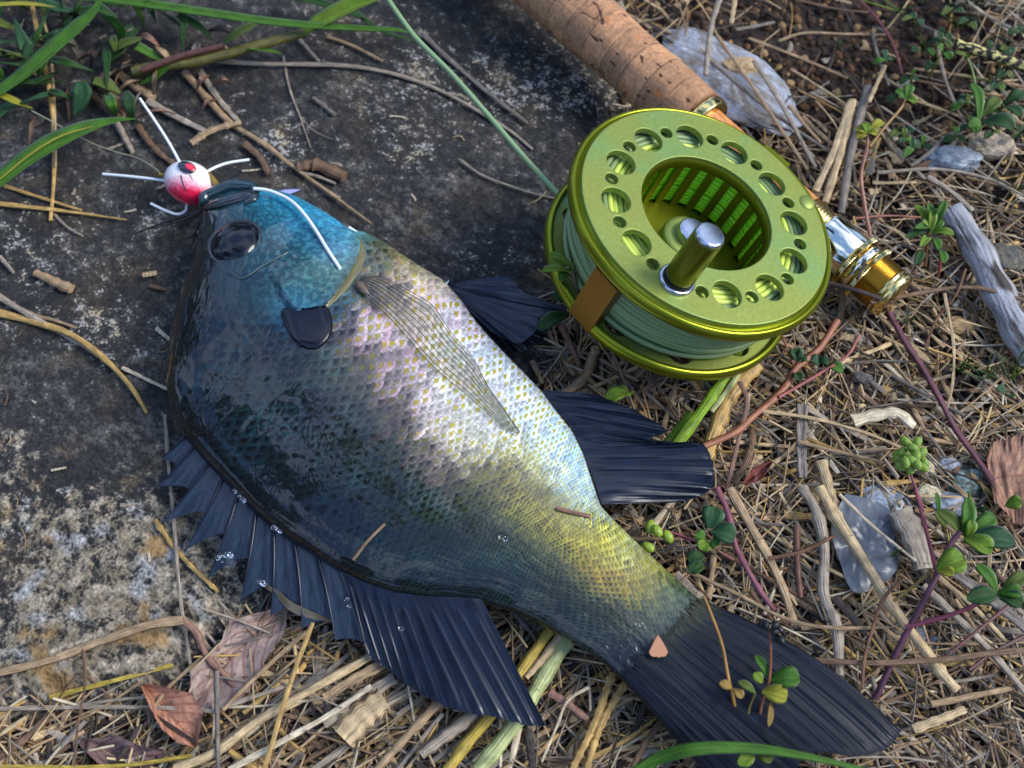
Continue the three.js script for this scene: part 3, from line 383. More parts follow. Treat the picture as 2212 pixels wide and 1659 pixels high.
{
  const rr = ray(1517.4, 472.5).normalize(), up = cR.clone().multiplyScalar(0.585).addScaledVector(cU, 0.811); up.addScaledVector(rr, -up.dot(rr)).normalize();
  const n = rr.clone().multiplyScalar(-Math.cos(48 * Math.PI / 180)).addScaledVector(up, Math.sin(48 * Math.PI / 180)).normalize();
  const c = camera.position.clone().addScaledVector(ray(1527.3, 458.6).normalize(), RR * FV / 299 * 0.993);
  const onPlane = (u, v, h = 0) => { const d = ray(u, v), o = c.clone().addScaledVector(n, h).sub(camera.position); return camera.position.clone().addScaledVector(d, o.dot(n) / d.dot(n)); };
  const x = onPlane(1150.3 + 1035 * 0.304, 212.4 + 1262 * 0.304).sub(c); x.addScaledVector(n, -x.dot(n)).normalize(); const z = new THREE.Vector3().crossVectors(x, n).normalize();
  reel.applyMatrix4(new THREE.Matrix4().makeBasis(x, n, z).setPosition(c));
  reel.userData.axis = null; delete reel.userData.axis;
  reel.updateMatrixWorld(true);
  const hole = (r, a, s) => { const p = new THREE.Path(); p.absarc(r * Math.cos(a), r * Math.sin(a), s, 0, Math.PI * 2, true); return p; };
  const disc = (ro, ri, depth, holes, bevel = 0.0003) => { const s = new THREE.Shape(); s.absarc(0, 0, ro, 0, Math.PI * 2); s.holes.push(hole(0, 0, ri), ...holes); const g = new THREE.ExtrudeGeometry(s, { depth, curveSegments: 64, bevelEnabled: true, bevelSize: bevel, bevelThickness: bevel, bevelOffset: -bevel, bevelSegments: 3 }); g.rotateX(Math.PI / 2); return g; };
  const holes = []; for (let k = 0; k < 12; k++) { if (k) holes.push(hole(0.0252, k * Math.PI / 6, 0.00385)); holes.push(hole(0.0262, (k + 0.5) * Math.PI / 6, 0.00168)); }
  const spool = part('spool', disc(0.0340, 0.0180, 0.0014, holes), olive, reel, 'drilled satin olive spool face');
  const rim = [[0.0338, -0.0004], [0.0343, -0.0011], [0.0346, -0.0013], [0.0353, -0.0007], [0.0360, -0.0009], [0.0365, -0.0018], [0.0366, -0.0027], [0.0363, -0.0036], [0.0355, -0.0040], [0.0346, -0.0037], [0.0341, -0.0025], [0.0330, -0.0021]].map(([a, b]) => new THREE.Vector2(a, b));
  part('rim', new THREE.LatheGeometry(new THREE.SplineCurve(rim).getPoints(60), 160), oliveGloss, spool);
  part('arbor_ring', new THREE.LatheGeometry([[0.0182, -0.0004], [0.0177, -0.0010], [0.0175, -0.0018], [0.0175, -0.0034], [0.0184, -0.0034], [0.0184, -0.0016]].map(([a, b]) => new THREE.Vector2(a, b)), 128), oliveDeep, spool);
  const bar = new THREE.Shape(); { const a = 3.3 * Math.PI / 180; bar.absarc(0, 0, 0.0184, -a, a, false); bar.absarc(0, 0, 0.0175, a, -a, true); }
  const barG = new THREE.ExtrudeGeometry(bar, { depth: 0.0154, bevelEnabled: false, curveSegments: 4 }); barG.rotateX(Math.PI / 2); barG.translate(0, -0.00335, 0);
  for (let k = 0; k < 24; k++) { const m = part('arbor_bar', barG, oliveDeep, spool); m.rotation.y = (k + 0.5) * Math.PI / 12; }
  part('spool_floor', disc(0.0188, 0.0066, 0.0012, []).translate(0, -0.0188, 0), oliveDeep, spool);
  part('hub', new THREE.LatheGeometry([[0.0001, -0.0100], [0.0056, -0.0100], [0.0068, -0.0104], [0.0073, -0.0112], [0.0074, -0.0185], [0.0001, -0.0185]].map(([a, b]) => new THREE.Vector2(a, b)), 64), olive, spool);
  part('hub_cap', new THREE.LatheGeometry([[0.0001, -0.0072], [0.0036, -0.0072], [0.0041, -0.0076], [0.0042, -0.0082], [0.0042, -0.0101]].map(([a, b]) => new THREE.Vector2(a, b)), 48), silver, spool, 'polished silver cap of the hub');
  const knob = new THREE.Group(); knob.name = 'handle'; knob.position.set(0.0264, 0, 0); spool.add(knob);
  part('ferrule', new THREE.LatheGeometry([[0.0001, -0.0004], [0.0046, -0.0004], [0.0047, 0.0004], [0.0046, 0.0012], [0.0041, 0.0014], [0.0001, 0.0014]].map(([a, b]) => new THREE.Vector2(a, b)), 48), silver, knob);
  part('gasket', new THREE.CylinderGeometry(0.0039, 0.0040, 0.0008, 40).translate(0, 0.0017, 0), blackRubber, knob);
  part('grip', new THREE.LatheGeometry([[0.0001, 0.0020], [0.0034, 0.0020], [0.0037, 0.0025], [0.0038, 0.0040], [0.0037, 0.0100], [0.0037, 0.0172], [0.0035, 0.0177], [0.0001, 0.0177]].map(([a, b]) => new THREE.Vector2(a, b)), 64), mat([104, 108, 36], 0.28, { metalness: 0.9 }), knob);
  part('end_cap', new THREE.LatheGeometry([[0.0001, 0.0188], [0.0029, 0.0188], [0.0034, 0.0186], [0.0036, 0.0181], [0.0036, 0.0176], [0.0001, 0.0176]].map(([a, b]) => new THREE.Vector2(a, b)), 48), silver, knob, 'brushed silver end of the handle');
  // counterweight opposite the handle: a small rounded lug on the lip
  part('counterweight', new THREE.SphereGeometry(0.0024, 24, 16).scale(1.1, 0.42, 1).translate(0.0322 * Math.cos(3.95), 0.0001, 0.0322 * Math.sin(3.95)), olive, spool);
  // frame behind the spool
  const bh = []; for (let k = 0; k < 10; k++) bh.push(hole(0.0285, k * Math.PI / 5 + 0.2, 0.0036));
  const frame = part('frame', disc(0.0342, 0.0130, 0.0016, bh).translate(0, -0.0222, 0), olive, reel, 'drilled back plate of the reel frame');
  const fr = [[0.0340, -0.0208], [0.0346, -0.0203], [0.0355, -0.0206], [0.0360, -0.0217], [0.0359, -0.0234], [0.0352, -0.0242], [0.0342, -0.0239], [0.0338, -0.0225]].map(([a, b]) => new THREE.Vector2(a, b));
  part('frame_rim', new THREE.LatheGeometry(new THREE.SplineCurve([...fr, fr[0]]).getPoints(60), 160), oliveGloss, frame);
  part('drag_housing', new THREE.LatheGeometry([[0.0001, -0.0292], [0.0100, -0.0292], [0.0118, -0.0284], [0.0132, -0.0236], [0.0132, -0.0222]].map(([a, b]) => new THREE.Vector2(a, b)), 64), oliveDeep, frame);
  const inv = reel.matrixWorld.clone().invert(), pp = onPlane(1336, 612, -0.0125).applyMatrix4(inv), pa = Math.atan2(pp.z, pp.x);
  for (const k of [0, 2.1, 4.2]) { const g = new THREE.BoxGeometry(0.0042, 0.0190, 0.0078, 1, 1, 1); g.translate(0.0340, -0.0136, 0); const m = part('pillar', g, bronze, frame); m.rotation.y = -(pa + k); }
  const foot = G(1640, 400, 0.004).applyMatrix4(inv), fa = Math.atan2(foot.z, foot.x);
  const st = part('foot_stem', new THREE.BoxGeometry(0.0150, 0.0070, 0.0090).translate(0.0415, -0.0135, 0), oliveDeep, frame); st.rotation.y = -fa;

  // the line wound on the spool is its own thing
  const line = thing('fly_line', 'sage green fly line wound on the reel and running off over the rock', 'fishing line');
  line.applyMatrix4(reel.matrixWorld);
  const sage = mat([122, 144, 92], 0.42), lime = mat([196, 212, 92], 0.45), bright = mat([150, 232, 20], 0.5);
  const r = rng(5), tor = (R, y, m, tx = 0, tz = 0, w = 0.00076) => { const g = new THREE.TorusGeometry(R, w, 8, 120); g.rotateX(Math.PI / 2); g.rotateX(tx); g.rotateZ(tz); g.translate(0, y, 0); return part('coil', g, m, line); };
  for (let k = 0; k < 11; k++) tor(0.0290 + 0.0004 * (r() - 0.5), -0.0052 - k * 0.00148, sage, 0.012 * (r() - 0.5), 0.012 * (r() - 0.5));
  for (let k = 0; k < 9; k++) tor(0.0304 + 0.0012 * r(), -0.0052 - k * 0.00178, sage, 0.05 * (r() - 0.5), 0.05 * (r() - 0.5), 0.0008); for (let k = 0; k < 4; k++) tor(0.0316, -0.0122 + 0.004 * (r() - 0.5), sage, 0.24 * (r() - 0.5), 0.24 * (r() - 0.5), 0.0008);
  for (let k = 0; k < 7; k++) tor(0.0206 + k * 0.00150, -0.0034 - 0.0004 * r(), k < 4 ? lime : sage, 0.01 * (r() - 0.5), 0.01 * (r() - 0.5));
  for (let k = 0; k < 12; k++) tor(0.0193, -0.0040 - k * 0.00124, bright, 0.05 * (r() - 0.5), 0.05 * (r() - 0.5), 0.00085).name = 'backing_coil';
  const li = line.matrixWorld.copy(line.matrix).clone().invert();
  const run = zo('B', [[345, -30], [440, 110], [530, 228], [740, 440], [960, 688], [1180, 945], [1400, 1180], [1530, 1318], [1640, 1440]]).map(([u, v], i) => P(u, v, lerp(0.026, 0.0205, i / 8)).applyMatrix4(li));
  part('running_line', tube(run, 0.00078, 60, 10), mat([126, 152, 104], 0.42), line, 'straight length running off the reel');
}
// ---------------------------------------------------------------- fly rod handle
{
  const q1 = P(1938, 647, 0.0062), q0 = P(1215, 0, 0.0165), ax = q0.clone().sub(q1), L = ax.length(); ax.normalize();
  const rod = thing('fly_rod', 'fly rod with worn cork grip and gold reel seat lying behind the reel', 'fishing rod');
  rod.position.copy(q1); rod.quaternion.setFromUnitVectors(V3(0, 1, 0), ax);
  const a0 = toView(q1), d0 = [toView(q0)[0] - a0[0], toView(q0)[1] - a0[1]], dl = d0[0] ** 2 + d0[1] ** 2;
  const along = (u, v) => { const k = ((u - a0[0]) * d0[0] + (v - a0[1]) * d0[1]) / dl, z1 = q1.clone().sub(camera.position).dot(cF), z0 = q0.clone().sub(camera.position).dot(cF); return k * z1 / (k * z1 + (1 - k) * z0) * L; };
  const lathe = (pts, seg = 72) => new THREE.LatheGeometry(pts.map(([r, y]) => new THREE.Vector2(r, y)), seg);
  const yWood = along(1765, 421), yTh = along(1808, 464), yR1 = along(1887, 511), yR2 = along(1916, 536), yTh2 = along(1952, 581), yEnd = along(1972, 600), yCork = along(1545, 212);
  const gold = mat([232, 202, 128], 0.16, { metalness: 1 }), goldDeep = mat([196, 154, 62], 0.22, { metalness: 1 }), pale = mat([236, 226, 200], 0.1, { metalness: 1 });
  // cork: rings, pits and cracks
  const N = 1024, ch = new Float32Array(N * N);
  const cork = tex(N, N, (u, v, i, j) => {
    const a = u * 2 * Math.PI, X = Math.cos(a) * 0.010, Z = Math.sin(a) * 0.010, Y = v * 0.16;
    const rings = Math.floor(v * 20 + 0.03 * noise(X * 200, Z * 200, Y * 100)), tone = 0.92 + 0.16 * h2(rings, 3.3), seam = smooth(0.05, 0.0, Math.abs(v * 20 - Math.round(v * 20)) + 0.04 * noise(X * 500, Y * 300, Z * 500));
    const n1 = fbm(X * 260, Y * 160, Z * 260, 3), n2 = fbm(X * 900, Y * 900, Z * 900, 2), n3 = noise(X * 300, Y * 1400, Z * 300), st = noise(X * 120, Y * 700, Z * 120);
    const pit = smooth(0.27, 0.36, fbm(X * 420, Y * 260, Z * 420 + 31, 2)), crack = smooth(0.035, 0.005, Math.abs(fbm(X * 170 + 5, Y * 90, Z * 170, 2))) * smooth(0.12, 0.3, noise(X * 90, Y * 60, Z * 90 + 9));
    const rust = smooth(0.25, 0.4, fbm(X * 200 + 8, Y * 150, Z * 200, 2));
    let k = tone * (1 + 0.26 * n1 + 0.22 * n2 + 0.10 * n3 + 0.10 * st) * (1 - 0.22 * seam);
    let r = 172 * k, g = 126 * k, b = 88 * k; const dk = clamp(0.8 * pit + 0.8 * crack); r = lerp(r, 72, dk); g = lerp(g, 36, dk); b = lerp(b, 22, dk); r = lerp(r, 196, rust * 0.6); g = lerp(g, 106, rust * 0.6); b = lerp(b, 44, rust * 0.6);
    ch[j * N + i] = 0.7 + 0.15 * n2 + 0.08 * n3 - 0.55 * dk - 0.12 * seam; return [r, g, b];
  });
  const corkB = tex(N, N, (u, v, i, j) => { const h = 255 * clamp(ch[j * N + i]); return [h, h, h]; }, false);
  const prof = []; for (let k = 0; k <= 60; k++) { const t = k / 60, y = yCork + t * 0.16; prof.push([lerp(0.0094, 0.0104, smooth(0, 0.6, t)) + 0.0002 * Math.sin(t * 26), y]); }
  const cg = lathe([[0.0001, yCork - 0.0004], [0.0086, yCork - 0.0004], [0.0092, yCork], ...prof, [0.0001, yCork + 0.16]], 96);
  { const p = cg.attributes.position, uv = cg.attributes.uv; for (let i = 0; i < p.count; i++) { const v = clamp((p.getY(i) - yCork) / 0.16), u = uv.getX(i), q = (ch[Math.min(N - 1, v * N | 0) * N + Math.min(N - 1, u * N | 0)] - 0.7) * 0.0005, r = Math.hypot(p.getX(i), p.getZ(i)) + 1e-9; uv.setXY(i, u, v); p.setX(i, p.getX(i) * (1 + q / r)); p.setZ(i, p.getZ(i) * (1 + q / r)); } cg.computeVertexNormals(); }
  part('cork_grip', cg, mat([255, 255, 255], 0.82, { map: cork, bumpMap: corkB, bumpScale: 0.0007 }), rod, 'worn brown cork grip with pits and cracks');
  part('rod_shaft', lathe([[0.0001, yCork + 0.158], [0.0032, yCork + 0.158], [0.0030, yCork + 0.30], [0.0024, yCork + 0.85], [0.0001, yCork + 0.85]], 24), mat([30, 40, 28], 0.25, { clearcoat: 0.8 }), rod);
  part('winding_ring', lathe([[0.006, yCork - 0.0042], [0.0086, yCork - 0.0042], [0.0092, yCork - 0.0036], [0.0093, yCork - 0.0012], [0.0088, yCork - 0.0003], [0.006, yCork - 0.0003]]), gold, rod);
  const wood = tex(256, 512, (u, v) => { const k = 1 + 0.35 * noise(u * 26, v * 5, 1) + 0.2 * noise(u * 80, v * 12, 4) + 0.25 * fbm(u * 8, v * 20, 2, 3); return [196 * k, 132 * k, 74 * k]; });
  part('wood_insert', lathe([[0.0062, yWood - 0.001], [0.0062, yWood], [0.0063, (yWood + yCork) / 2], [0.0064, yCork - 0.004]]), mat([255, 255, 255], 0.4, { map: wood, clearcoat: 0.4, clearcoatRoughness: 0.2 }), rod, 'pale orange wood of the reel seat');
  const threads = (ya, yb, r, n, d) => { const p = []; for (let k = 0; k <= n * 6; k++) p.push([r + d * Math.cos(k / 6 * 2 * Math.PI), lerp(ya, yb, k / n / 6)]); return lathe([[0.002, ya], ...p, [0.002, yb]]); };
  part('thread', threads(yTh, yWood + 0.0004, 0.0060, 8, 0.00022), gold, rod);
  part('hood', lathe([[0.003, yR1 + 0.0002], [0.0071, yR1 + 0.0002], [0.0071, yTh - 0.0015], [0.0068, yTh - 0.0004], [0.0062, yTh]].reverse().map(p => p)), pale, rod, 'polished pale gold hood');
  const knurl = (y, h, r) => { const s = new THREE.Shape(), n = 84; for (let k = 0; k <= n * 2; k++) { const a = k / n * Math.PI, q = r - (k & 1 ? 0.00022 : 0); k ? s.lineTo(q * Math.cos(a), q * Math.sin(a)) : s.moveTo(q, 0); } const g = new THREE.ExtrudeGeometry(s, { depth: h, bevelEnabled: true, bevelSize: 0.0002, bevelThickness: 0.0002, bevelSegments: 2 }); g.rotateX(-Math.PI / 2); g.translate(0, y, 0); return g; };
  part('locking_ring', knurl(yR1 - 0.0012, 0.0010, 0.0079), gold, rod);
  part('sleeve', lathe([[0.003, yR2], [0.0074, yR2], [0.0074, yR1 - 0.0012], [0.003, yR1 - 0.0012]]), pale, rod);
  part('locking_ring', knurl(yR2 - 0.0012, 0.0010, 0.0080), gold, rod);
  part('thread', threads(yTh2, yR2 - 0.0014, 0.0068, 11, 0.00020), goldDeep, rod);
  part('butt_cap', lathe([[0.0001, yEnd - 0.0004], [0.0058, yEnd - 0.0004], [0.0070, yEnd + 0.0004], [0.0073, yEnd + 0.0016], [0.0072, yEnd + 0.0022], [0.0064, yEnd + 0.0026], [0.0071, yEnd + 0.0030], [0.0072, yTh2 + 0.0002], [0.004, yTh2 + 0.0002]]), gold, rod);
}
// ---------------------------------------------------------------- the lure
{
  const lure = thing('fishing_lure', 'white and pink fishing lure with rubber legs at the mouth of the fish', 'lure');
  const c = P(410, 396, 0.0085), k = pxAt(c);
  const N = 256, paint = tex(N, N, (u, v) => { const a = u * 2 * Math.PI, b = (v - 0.5) * Math.PI, x = -Math.cos(b) * Math.cos(a), y = Math.sin(b), z = Math.cos(b) * Math.sin(a); const d = 0.86 * z - 0.12 * y + 0.42 * x + 0.22 * fbm(x * 7, y * 7, z * 7, 3), p = smooth(0.38, 0.78, d), q = smooth(0.02, 0.42, d + 0.25 * noise(x * 30, y * 30, z * 30)), e = 1 + 0.06 * noise(x * 40, y * 40, z * 40); return [lerp(232, 226, p) * e, lerp(lerp(228, 168, q), 22, p) * e, lerp(lerp(224, 176, q), 66, p) * e]; });
  const body = new THREE.SphereGeometry(1, 48, 32); body.scale(57 * k, 46 * k, 46 * k); body.rotateY(-0.45); body.rotateZ(-0.15);
  body.translate(c.x, c.y, c.z);
  const bd = part('lure_body', body, mat([255, 255, 255], 0.3, { map: paint, clearcoat: 0.7, clearcoatRoughness: 0.1 }), lure, 'white ball body sprayed pink below');
  // the painted eye: a black disc with a red one on it, lying on the ball
  const patch = (u, v, r, h, m, nm, lab) => { const d = ray(u, v).normalize(), o = camera.position.clone().sub(c), R = 47.5 * k, B = o.dot(d), D = Math.max(0, B * B - o.lengthSq() + R * R), hit = camera.position.clone().addScaledVector(d, -B - Math.sqrt(D)), n = hit.clone().sub(c).normalize(); const g = new THREE.SphereGeometry(r * k, 28, 16); g.scale(1.25, 0.34, 0.85); g.rotateY(-0.5); g.applyQuaternion(new THREE.Quaternion().setFromUnitVectors(V3(0, 1, 0), n)); const w = hit.addScaledVector(n, h); g.translate(w.x, w.y, w.z); part(nm, g, m, bd, lab); };
  patch(404, 362, 17, 0.0002, mat([14, 20, 28], 0.25, { clearcoat: 1 }), 'painted_eye', 'black oval eye');
  patch(411, 365, 10, 0.00075, mat([206, 20, 48], 0.25, { clearcoat: 1 }), 'painted_pupil', 'red spot on the eye');
  const white = mat([222, 226, 224], 0.4);
  const leg = (pts, r) => part('rubber_leg', tube(pts, r, 40, 8), white, lure);
  leg(zo('A', [[1085, 985], [1010, 850], [920, 710], [838, 590]]).map(([u, v], i) => P(u, v, 0.0125 + 0.0025 * i)), 0.00042);
  leg(zo('A', [[1000, 1085], [880, 1070], [740, 1055], [618, 1045]]).map(([u, v], i) => P(u, v, 0.0085 - 0.001 * i)), 0.00042);
  leg(zo('A', [[1215, 1050], [1270, 1015], [1360, 980], [1497, 958]]).map(([u, v], i) => P(u, v, 0.0095 - 0.001 * i)), 0.00042);
  leg(zo('A', [[1120, 1215], [1115, 1262], [1070, 1285], [1010, 1270], [905, 1222]]).map(([u, v], i) => P(u, v, [0.006, 0.004, 0.003, 0.003, 0.0035][i])), 0.00042);
  leg([...zo('K', [[900, 205], [1010, 218], [1130, 262], [1230, 320], [1330, 420], [1440, 570], [1560, 760], [1668, 920]])].map(([u, v]) => lift(u, v, 0.0012).add(V3(0, 0.0010, 0))), 0.00050);
  leg(zo('K', [[1740, 500], [1800, 540], [1860, 588]]).map(([u, v]) => P(u, v, 0.0150)), 0.0005);
  part('hook_shank', tube(zo('A', [[1255, 1090], [1310, 1110], [1370, 1140], [1450, 1150]]).map(([u, v]) => P(u, v, 0.0092)), 0.0007, 20, 8), mat([196, 176, 120], 0.25, { metalness: 1 }), lure);
  part('collar', tube(zo('A', [[1240, 1060], [1275, 1090], [1300, 1115]]).map(([u, v]) => P(u, v, 0.0098)), t => 0.0017 - 0.0007 * t, 12, 10), mat([120, 96, 34], 0.5), lure, 'gold thread collar');
  const eyeC = P(965 * 0.36, 1045 * 0.36, 0.0095), eg = new THREE.TorusGeometry(0.0009, 0.00032, 8, 24); eg.rotateX(1.0); eg.rotateY(0.6); eg.translate(eyeC.x, eyeC.y, eyeC.z); part('hook_eye', eg, mat([150, 122, 60], 0.3, { metalness: 1 }), lure);
  const ink = mat([8, 9, 12], 0.6), hair = (pts, r) => part('hackle_fibre', tube(pts, t => r * (1 - 0.85 * t), 26, 6), ink, lure);
  hair(zo('A', [[1215, 1262], [1120, 1290], [1000, 1330], [880, 1375], [775, 1418]]).map(([u, v], i) => P(u, v, 0.008 - 0.0008 * i)), 0.0007);
  hair(zo('A', [[1205, 1270], [1090, 1320], [960, 1360], [830, 1385]]).map(([u, v], i) => P(u, v, 0.008 - 0.0008 * i)), 0.00045);
  hair(zo('A', [[1195, 1330], [1160, 1410], [1060, 1440], [960, 1425], [905, 1440]]).map(([u, v], i) => P(u, v, 0.008 - 0.0008 * i)), 0.0004);
  hair(zo('A', [[1190, 1350], [1150, 1470], [1100, 1560], [1055, 1620]]).map(([u, v], i) => P(u, v, 0.007 - 0.001 * i)), 0.0003);
  hair(zo('A', [[1490, 1135], [1560, 1118], [1640, 1100]]).map(([u, v], i) => P(u, v, 0.008)), 0.0004);
  for (const pts of [[[1085, 1050], [1105, 1120], [1140, 1190], [1170, 1250]], [[1140, 1050], [1175, 1120], [1220, 1170], [1245, 1190]], [[1185, 1050], [1210, 1110], [1240, 1170]]]) part('thread', tube(zo('A', pts).map(([u, v]) => { const d = ray(u, v).normalize(), o = camera.position.clone().sub(c), R = 48 * k, B = o.dot(d), D = B * B - o.lengthSq() + R * R; return D > 0 ? camera.position.clone().addScaledVector(d, -B - Math.sqrt(D)) : P(u, v, 0.008); }), 0.00014, 16, 5), ink, lure);
  part('feather', blade(zo('K', [[1050, 225], [1150, 195], [1310, 158]]).map(([u, v]) => P(u, v, 0.008)), t => 0.0026 * Math.sin(Math.PI * clamp(0.15 + 0.85 * t)), 14, 0.2, 0.0002), mat([150, 152, 196], 0.6), lure, 'pale mauve feather tip');
  const leader = single('leader', tube(zo('A', [[962, 1040], [930, 1010], [830, 950], [700, 912], [560, 862], [420, 790], [300, 722], [190, 665]]).map(([u, v], i) => G(u, v, [0.009, 0.008, 0.006, 0.0045, 0.004, 0.005, 0.006, 0.0075][i])), 0.00018, 50, 6), mat([190, 186, 150], 0.25, { transmission: 0.4 }), 'thin clear leader tied to the eye of the lure', 'fishing line');
}
// ---------------------------------------------------------------- straw, stems, leaves and stones on the ground
const litterY = (x, z) => Math.max(slabY(x, z), soilY(x, z) + 0.0062);
function GL(u, v, h = 0) { let p = P(u, v, h); for (let i = 0; i < 4; i++) p = P(u, v, litterY(p.x, p.z) + h); return p; }
const fibre = tex(64, 512, (u, v) => { const k = 1 + 0.30 * noise(u * 40, v * 3, 1) + 0.22 * noise(u * 17, v * 9, 4) + 0.30 * fbm(u * 4, v * 22, 2, 3) + 0.12 * noise(u * 60, v * 160, 7), d = 1 - 0.55 * smooth(0.28, 0.42, fbm(u * 6, v * 40, 13, 2)); return [222 * k * d, 218 * k * d, 212 * k * d]; });
fibre.repeat.set(1, 18);
const fibreB = tex(64, 256, (u, v) => { const k = 128 + 90 * noise(u * 30, v * 4, 1) + 50 * noise(u * 50, v * 30, 5); return [k, k, k]; }, false); fibreB.repeat.set(1, 30);
const strawMats = {};
const TINT = { beige: [206, 180, 136], pale: [226, 210, 178], tan: [176, 148, 112], gold: [196, 160, 92], grey: [168, 154, 136], ash: [130, 121, 111], brown: [122, 94, 68], dark: [58, 46, 36], rust: [124, 84, 58], yellow: [190, 166, 66], greenish: [180, 190, 128], lime: [128, 166, 26], pink: [150, 112, 94] };
function straw_(c) { return strawMats[c] ??= mat(TINT[c], 0.62, { map: fibre, bumpMap: fibreB, bumpScale: 0.0004 }); }
// a traced straw: zoom letter, spots, width in view pixels, tint, height in millimetres above the litter
function straw(z, pts, w, c, label, o = {}) {
  const vp = zo(z, pts), hs = o.h ?? 0.8, p3 = vp.map(([u, v], i) => GL(u, v, (Array.isArray(hs) ? hs[Math.min(i, hs.length - 1)] : hs) * 0.001));
  const r = w / 2 * pxAt(p3[p3.length >> 1]); if (!Array.isArray(hs)) p3.forEach((p, i) => { p.y += r * 0.6; });
  const nodes = o.node ?? 0, ta = o.taper ?? 0.25, sq = o.flat ?? 0.62, ph = h2(w, vp[0][0]) * 9;
  const g = sweep(p3, o.n ?? 36, t => { const k = r * (1 - ta * t) * (1 + 0.10 * Math.sin(t * 23 + ph) + (nodes ? 0.45 * Math.exp(-(((t * nodes) % 1 - 0.5) ** 2) * 900 / nodes / nodes * 4) : 0)); return Array.from({ length: 10 }, (_, i) => { const a = i / 10 * 2 * Math.PI, m = 1 + 0.20 * Math.sin(i * 2.4 + ph); return [k * m * Math.cos(a), k * sq * m * Math.sin(a) - (o.split && i > 1 && i < 4 ? k * 0.7 : 0)]; }); });
  return single(o.name ?? 'straw_stalk', g, o.mat ?? straw_(c), label, o.cat ?? 'straw', o.group ?? 'dry straw lying on the ground');
}
// on the slab
straw('A', [[190, 20, 6], [240, 260], [300, 560], [325, 800], [322, 1100], [303, 1325]], 12, 'gold', 'long upright golden straw crossing the rock beside the green blades', { h: [7, 6, 5, 3, 1.5, 0.6], taper: 0.35 });
straw('A', [[250, 60], [300, 300], [330, 700], [335, 1000]], 6, 'beige', 'thin straw running close along the upright golden straw', { h: [6, 6, 4, 3] });
straw('A', [[1110, 440], [1240, 590], [1380, 740], [1600, 880], [1750, 1000], [2000, 1180], [2225, 1345]], 15, 'tan', 'long frayed straw stretching from the grass clump to the chin', { taper: 0.7, node: 3 });
straw('A', [[1200, 430], [1330, 620], [1440, 745]], 14, 'grey', 'grey straw lying beside the long frayed straw by the grass', {});
straw('A', [[700, 440], [820, 530], [925, 600]], 18, 'tan', 'short hollow stub under the purple grass stem', { taper: 0 });
straw('A', [[890, 615], [1080, 720], [1240, 800]], 17, 'grey', 'flat grey straw below the hollow stub', {});
straw('V', [[470, 132], [570, 138], [720, 140], [796, 148], [880, 168], [960, 200], [1030, 238], [1105, 285], [1150, 322]], 12, 'grey', 'long curved grey straw crossing the dark rock under the fly line', { taper: 0.5, n: 60, h: [2, 1.5, 1, 1, 1, 1, 1, 0.8, 0.5] });
straw('B', [[570, 210], [750, 380], [960, 560], [1200, 745]], 12, 'ash', 'dark grey straw lying alongside the fly line on the rock', { taper: 0.4 });
straw('B', [[0, 225], [130, 270], [330, 370]], 8, 'tan', 'short tan straw on the rock under the tips of the green blades', {});
straw('B', [[800, 965], [920, 1050], [1100, 1120], [1260, 1170], [1400, 1200]], 6, 'grey', 'thin dry stem with a seed husk beside the reel', { taper: 0.2 });
straw('A', [[1700, 340], [1740, 540], [1800, 700], [1865, 890]], 6, 'grey', 'fine forked root on the rock, main strand', { h: 0.4, taper: 0.6 });
straw('A', [[1800, 700], [1890, 790], [2000, 840]], 3, 'grey', 'fine side strand of the forked root', { h: 0.4, taper: 0.6 });
straw('A', [[1880, 592], [2012, 694]], 9, 'ash', 'short pale grey chip of straw alone on the dark rock', { taper: 0 });
straw('A', [[1790, 235], [1915, 375]], 9, 'grey', 'short grey straw below the broad green leaf', {});
straw('A', [[1790, 1015], [1890, 1000], [2070, 1075]], 24, 'brown', 'thick broken brown stub on the rock above the chin', { taper: -0.15, node: 1 });
straw('A', [[1810, 1040], [1900, 1060], [2015, 1105]], 8, 'grey', 'pale sliver under the broken brown stub', {});
straw('A', [[1150, 870], [1280, 790], [1450, 745]], 18, 'tan', 'twisted tan husk across the long frayed straw', { h: 2, node: 2 });
straw('A', [[700, 740], [760, 850], [800, 925]], 14, 'grey', 'short grey straw between the green blade and the lure leg', {});
straw('A', [[750, 560], [745, 640], [730, 720]], 13, 'ash', 'stubby grey straw standing under the grass', { h: [5, 3, 1] });
straw('A', [[540, 560], [640, 640], [720, 700]], 18, 'brown', 'brown curled stalk under the spotted leaf', { h: 2 });
straw('A', [[830, 760], [900, 860], [990, 950], [1070, 1000]], 13, 'brown', 'rough brown straw behind the lure', { node: 3 });
straw('A', [[30, 1120], [250, 1190], [490, 1265]], 8, 'gold', 'thin golden straw pointing at the lure legs', {});
straw('A', [[-20, 1228], [400, 1275], [762, 1325]], 12, 'gold', 'long golden straw below the thin golden one', { taper: 0.7 });
straw('A', [[1470, 870], [1560, 950], [1615, 1050]], 16, 'brown', 'curled brown husk beside the long frayed straw', {});
straw('A', [[330, 1290], [400, 1360], [500, 1420]], 6, 'grey', 'short thin grey straw below the golden straws', {});
straw('D', [[-30, 295], [250, 460], [500, 600], [700, 742]], 14, 'grey', 'straight grey straw crossing the curved golden one on the rock', { taper: 0.55, node: 2 });
straw('D', [[735, 735], [860, 795], [1010, 865]], 9, 'pale', 'pale white sliver running to the back of the fish', {});
straw('D', [[-20, 400], [200, 455], [430, 535], [640, 690], [780, 840], [882, 1005]], 17, 'gold', 'curved golden straw lying on the dark rock', { taper: 0.6, n: 50, h: [1, 1, 2, 2.5, 1.5, 0.6] });
straw('D', [[210, 420], [330, 450], [460, 495]], 8, 'tan', 'short tan straw under the curved golden one', {});
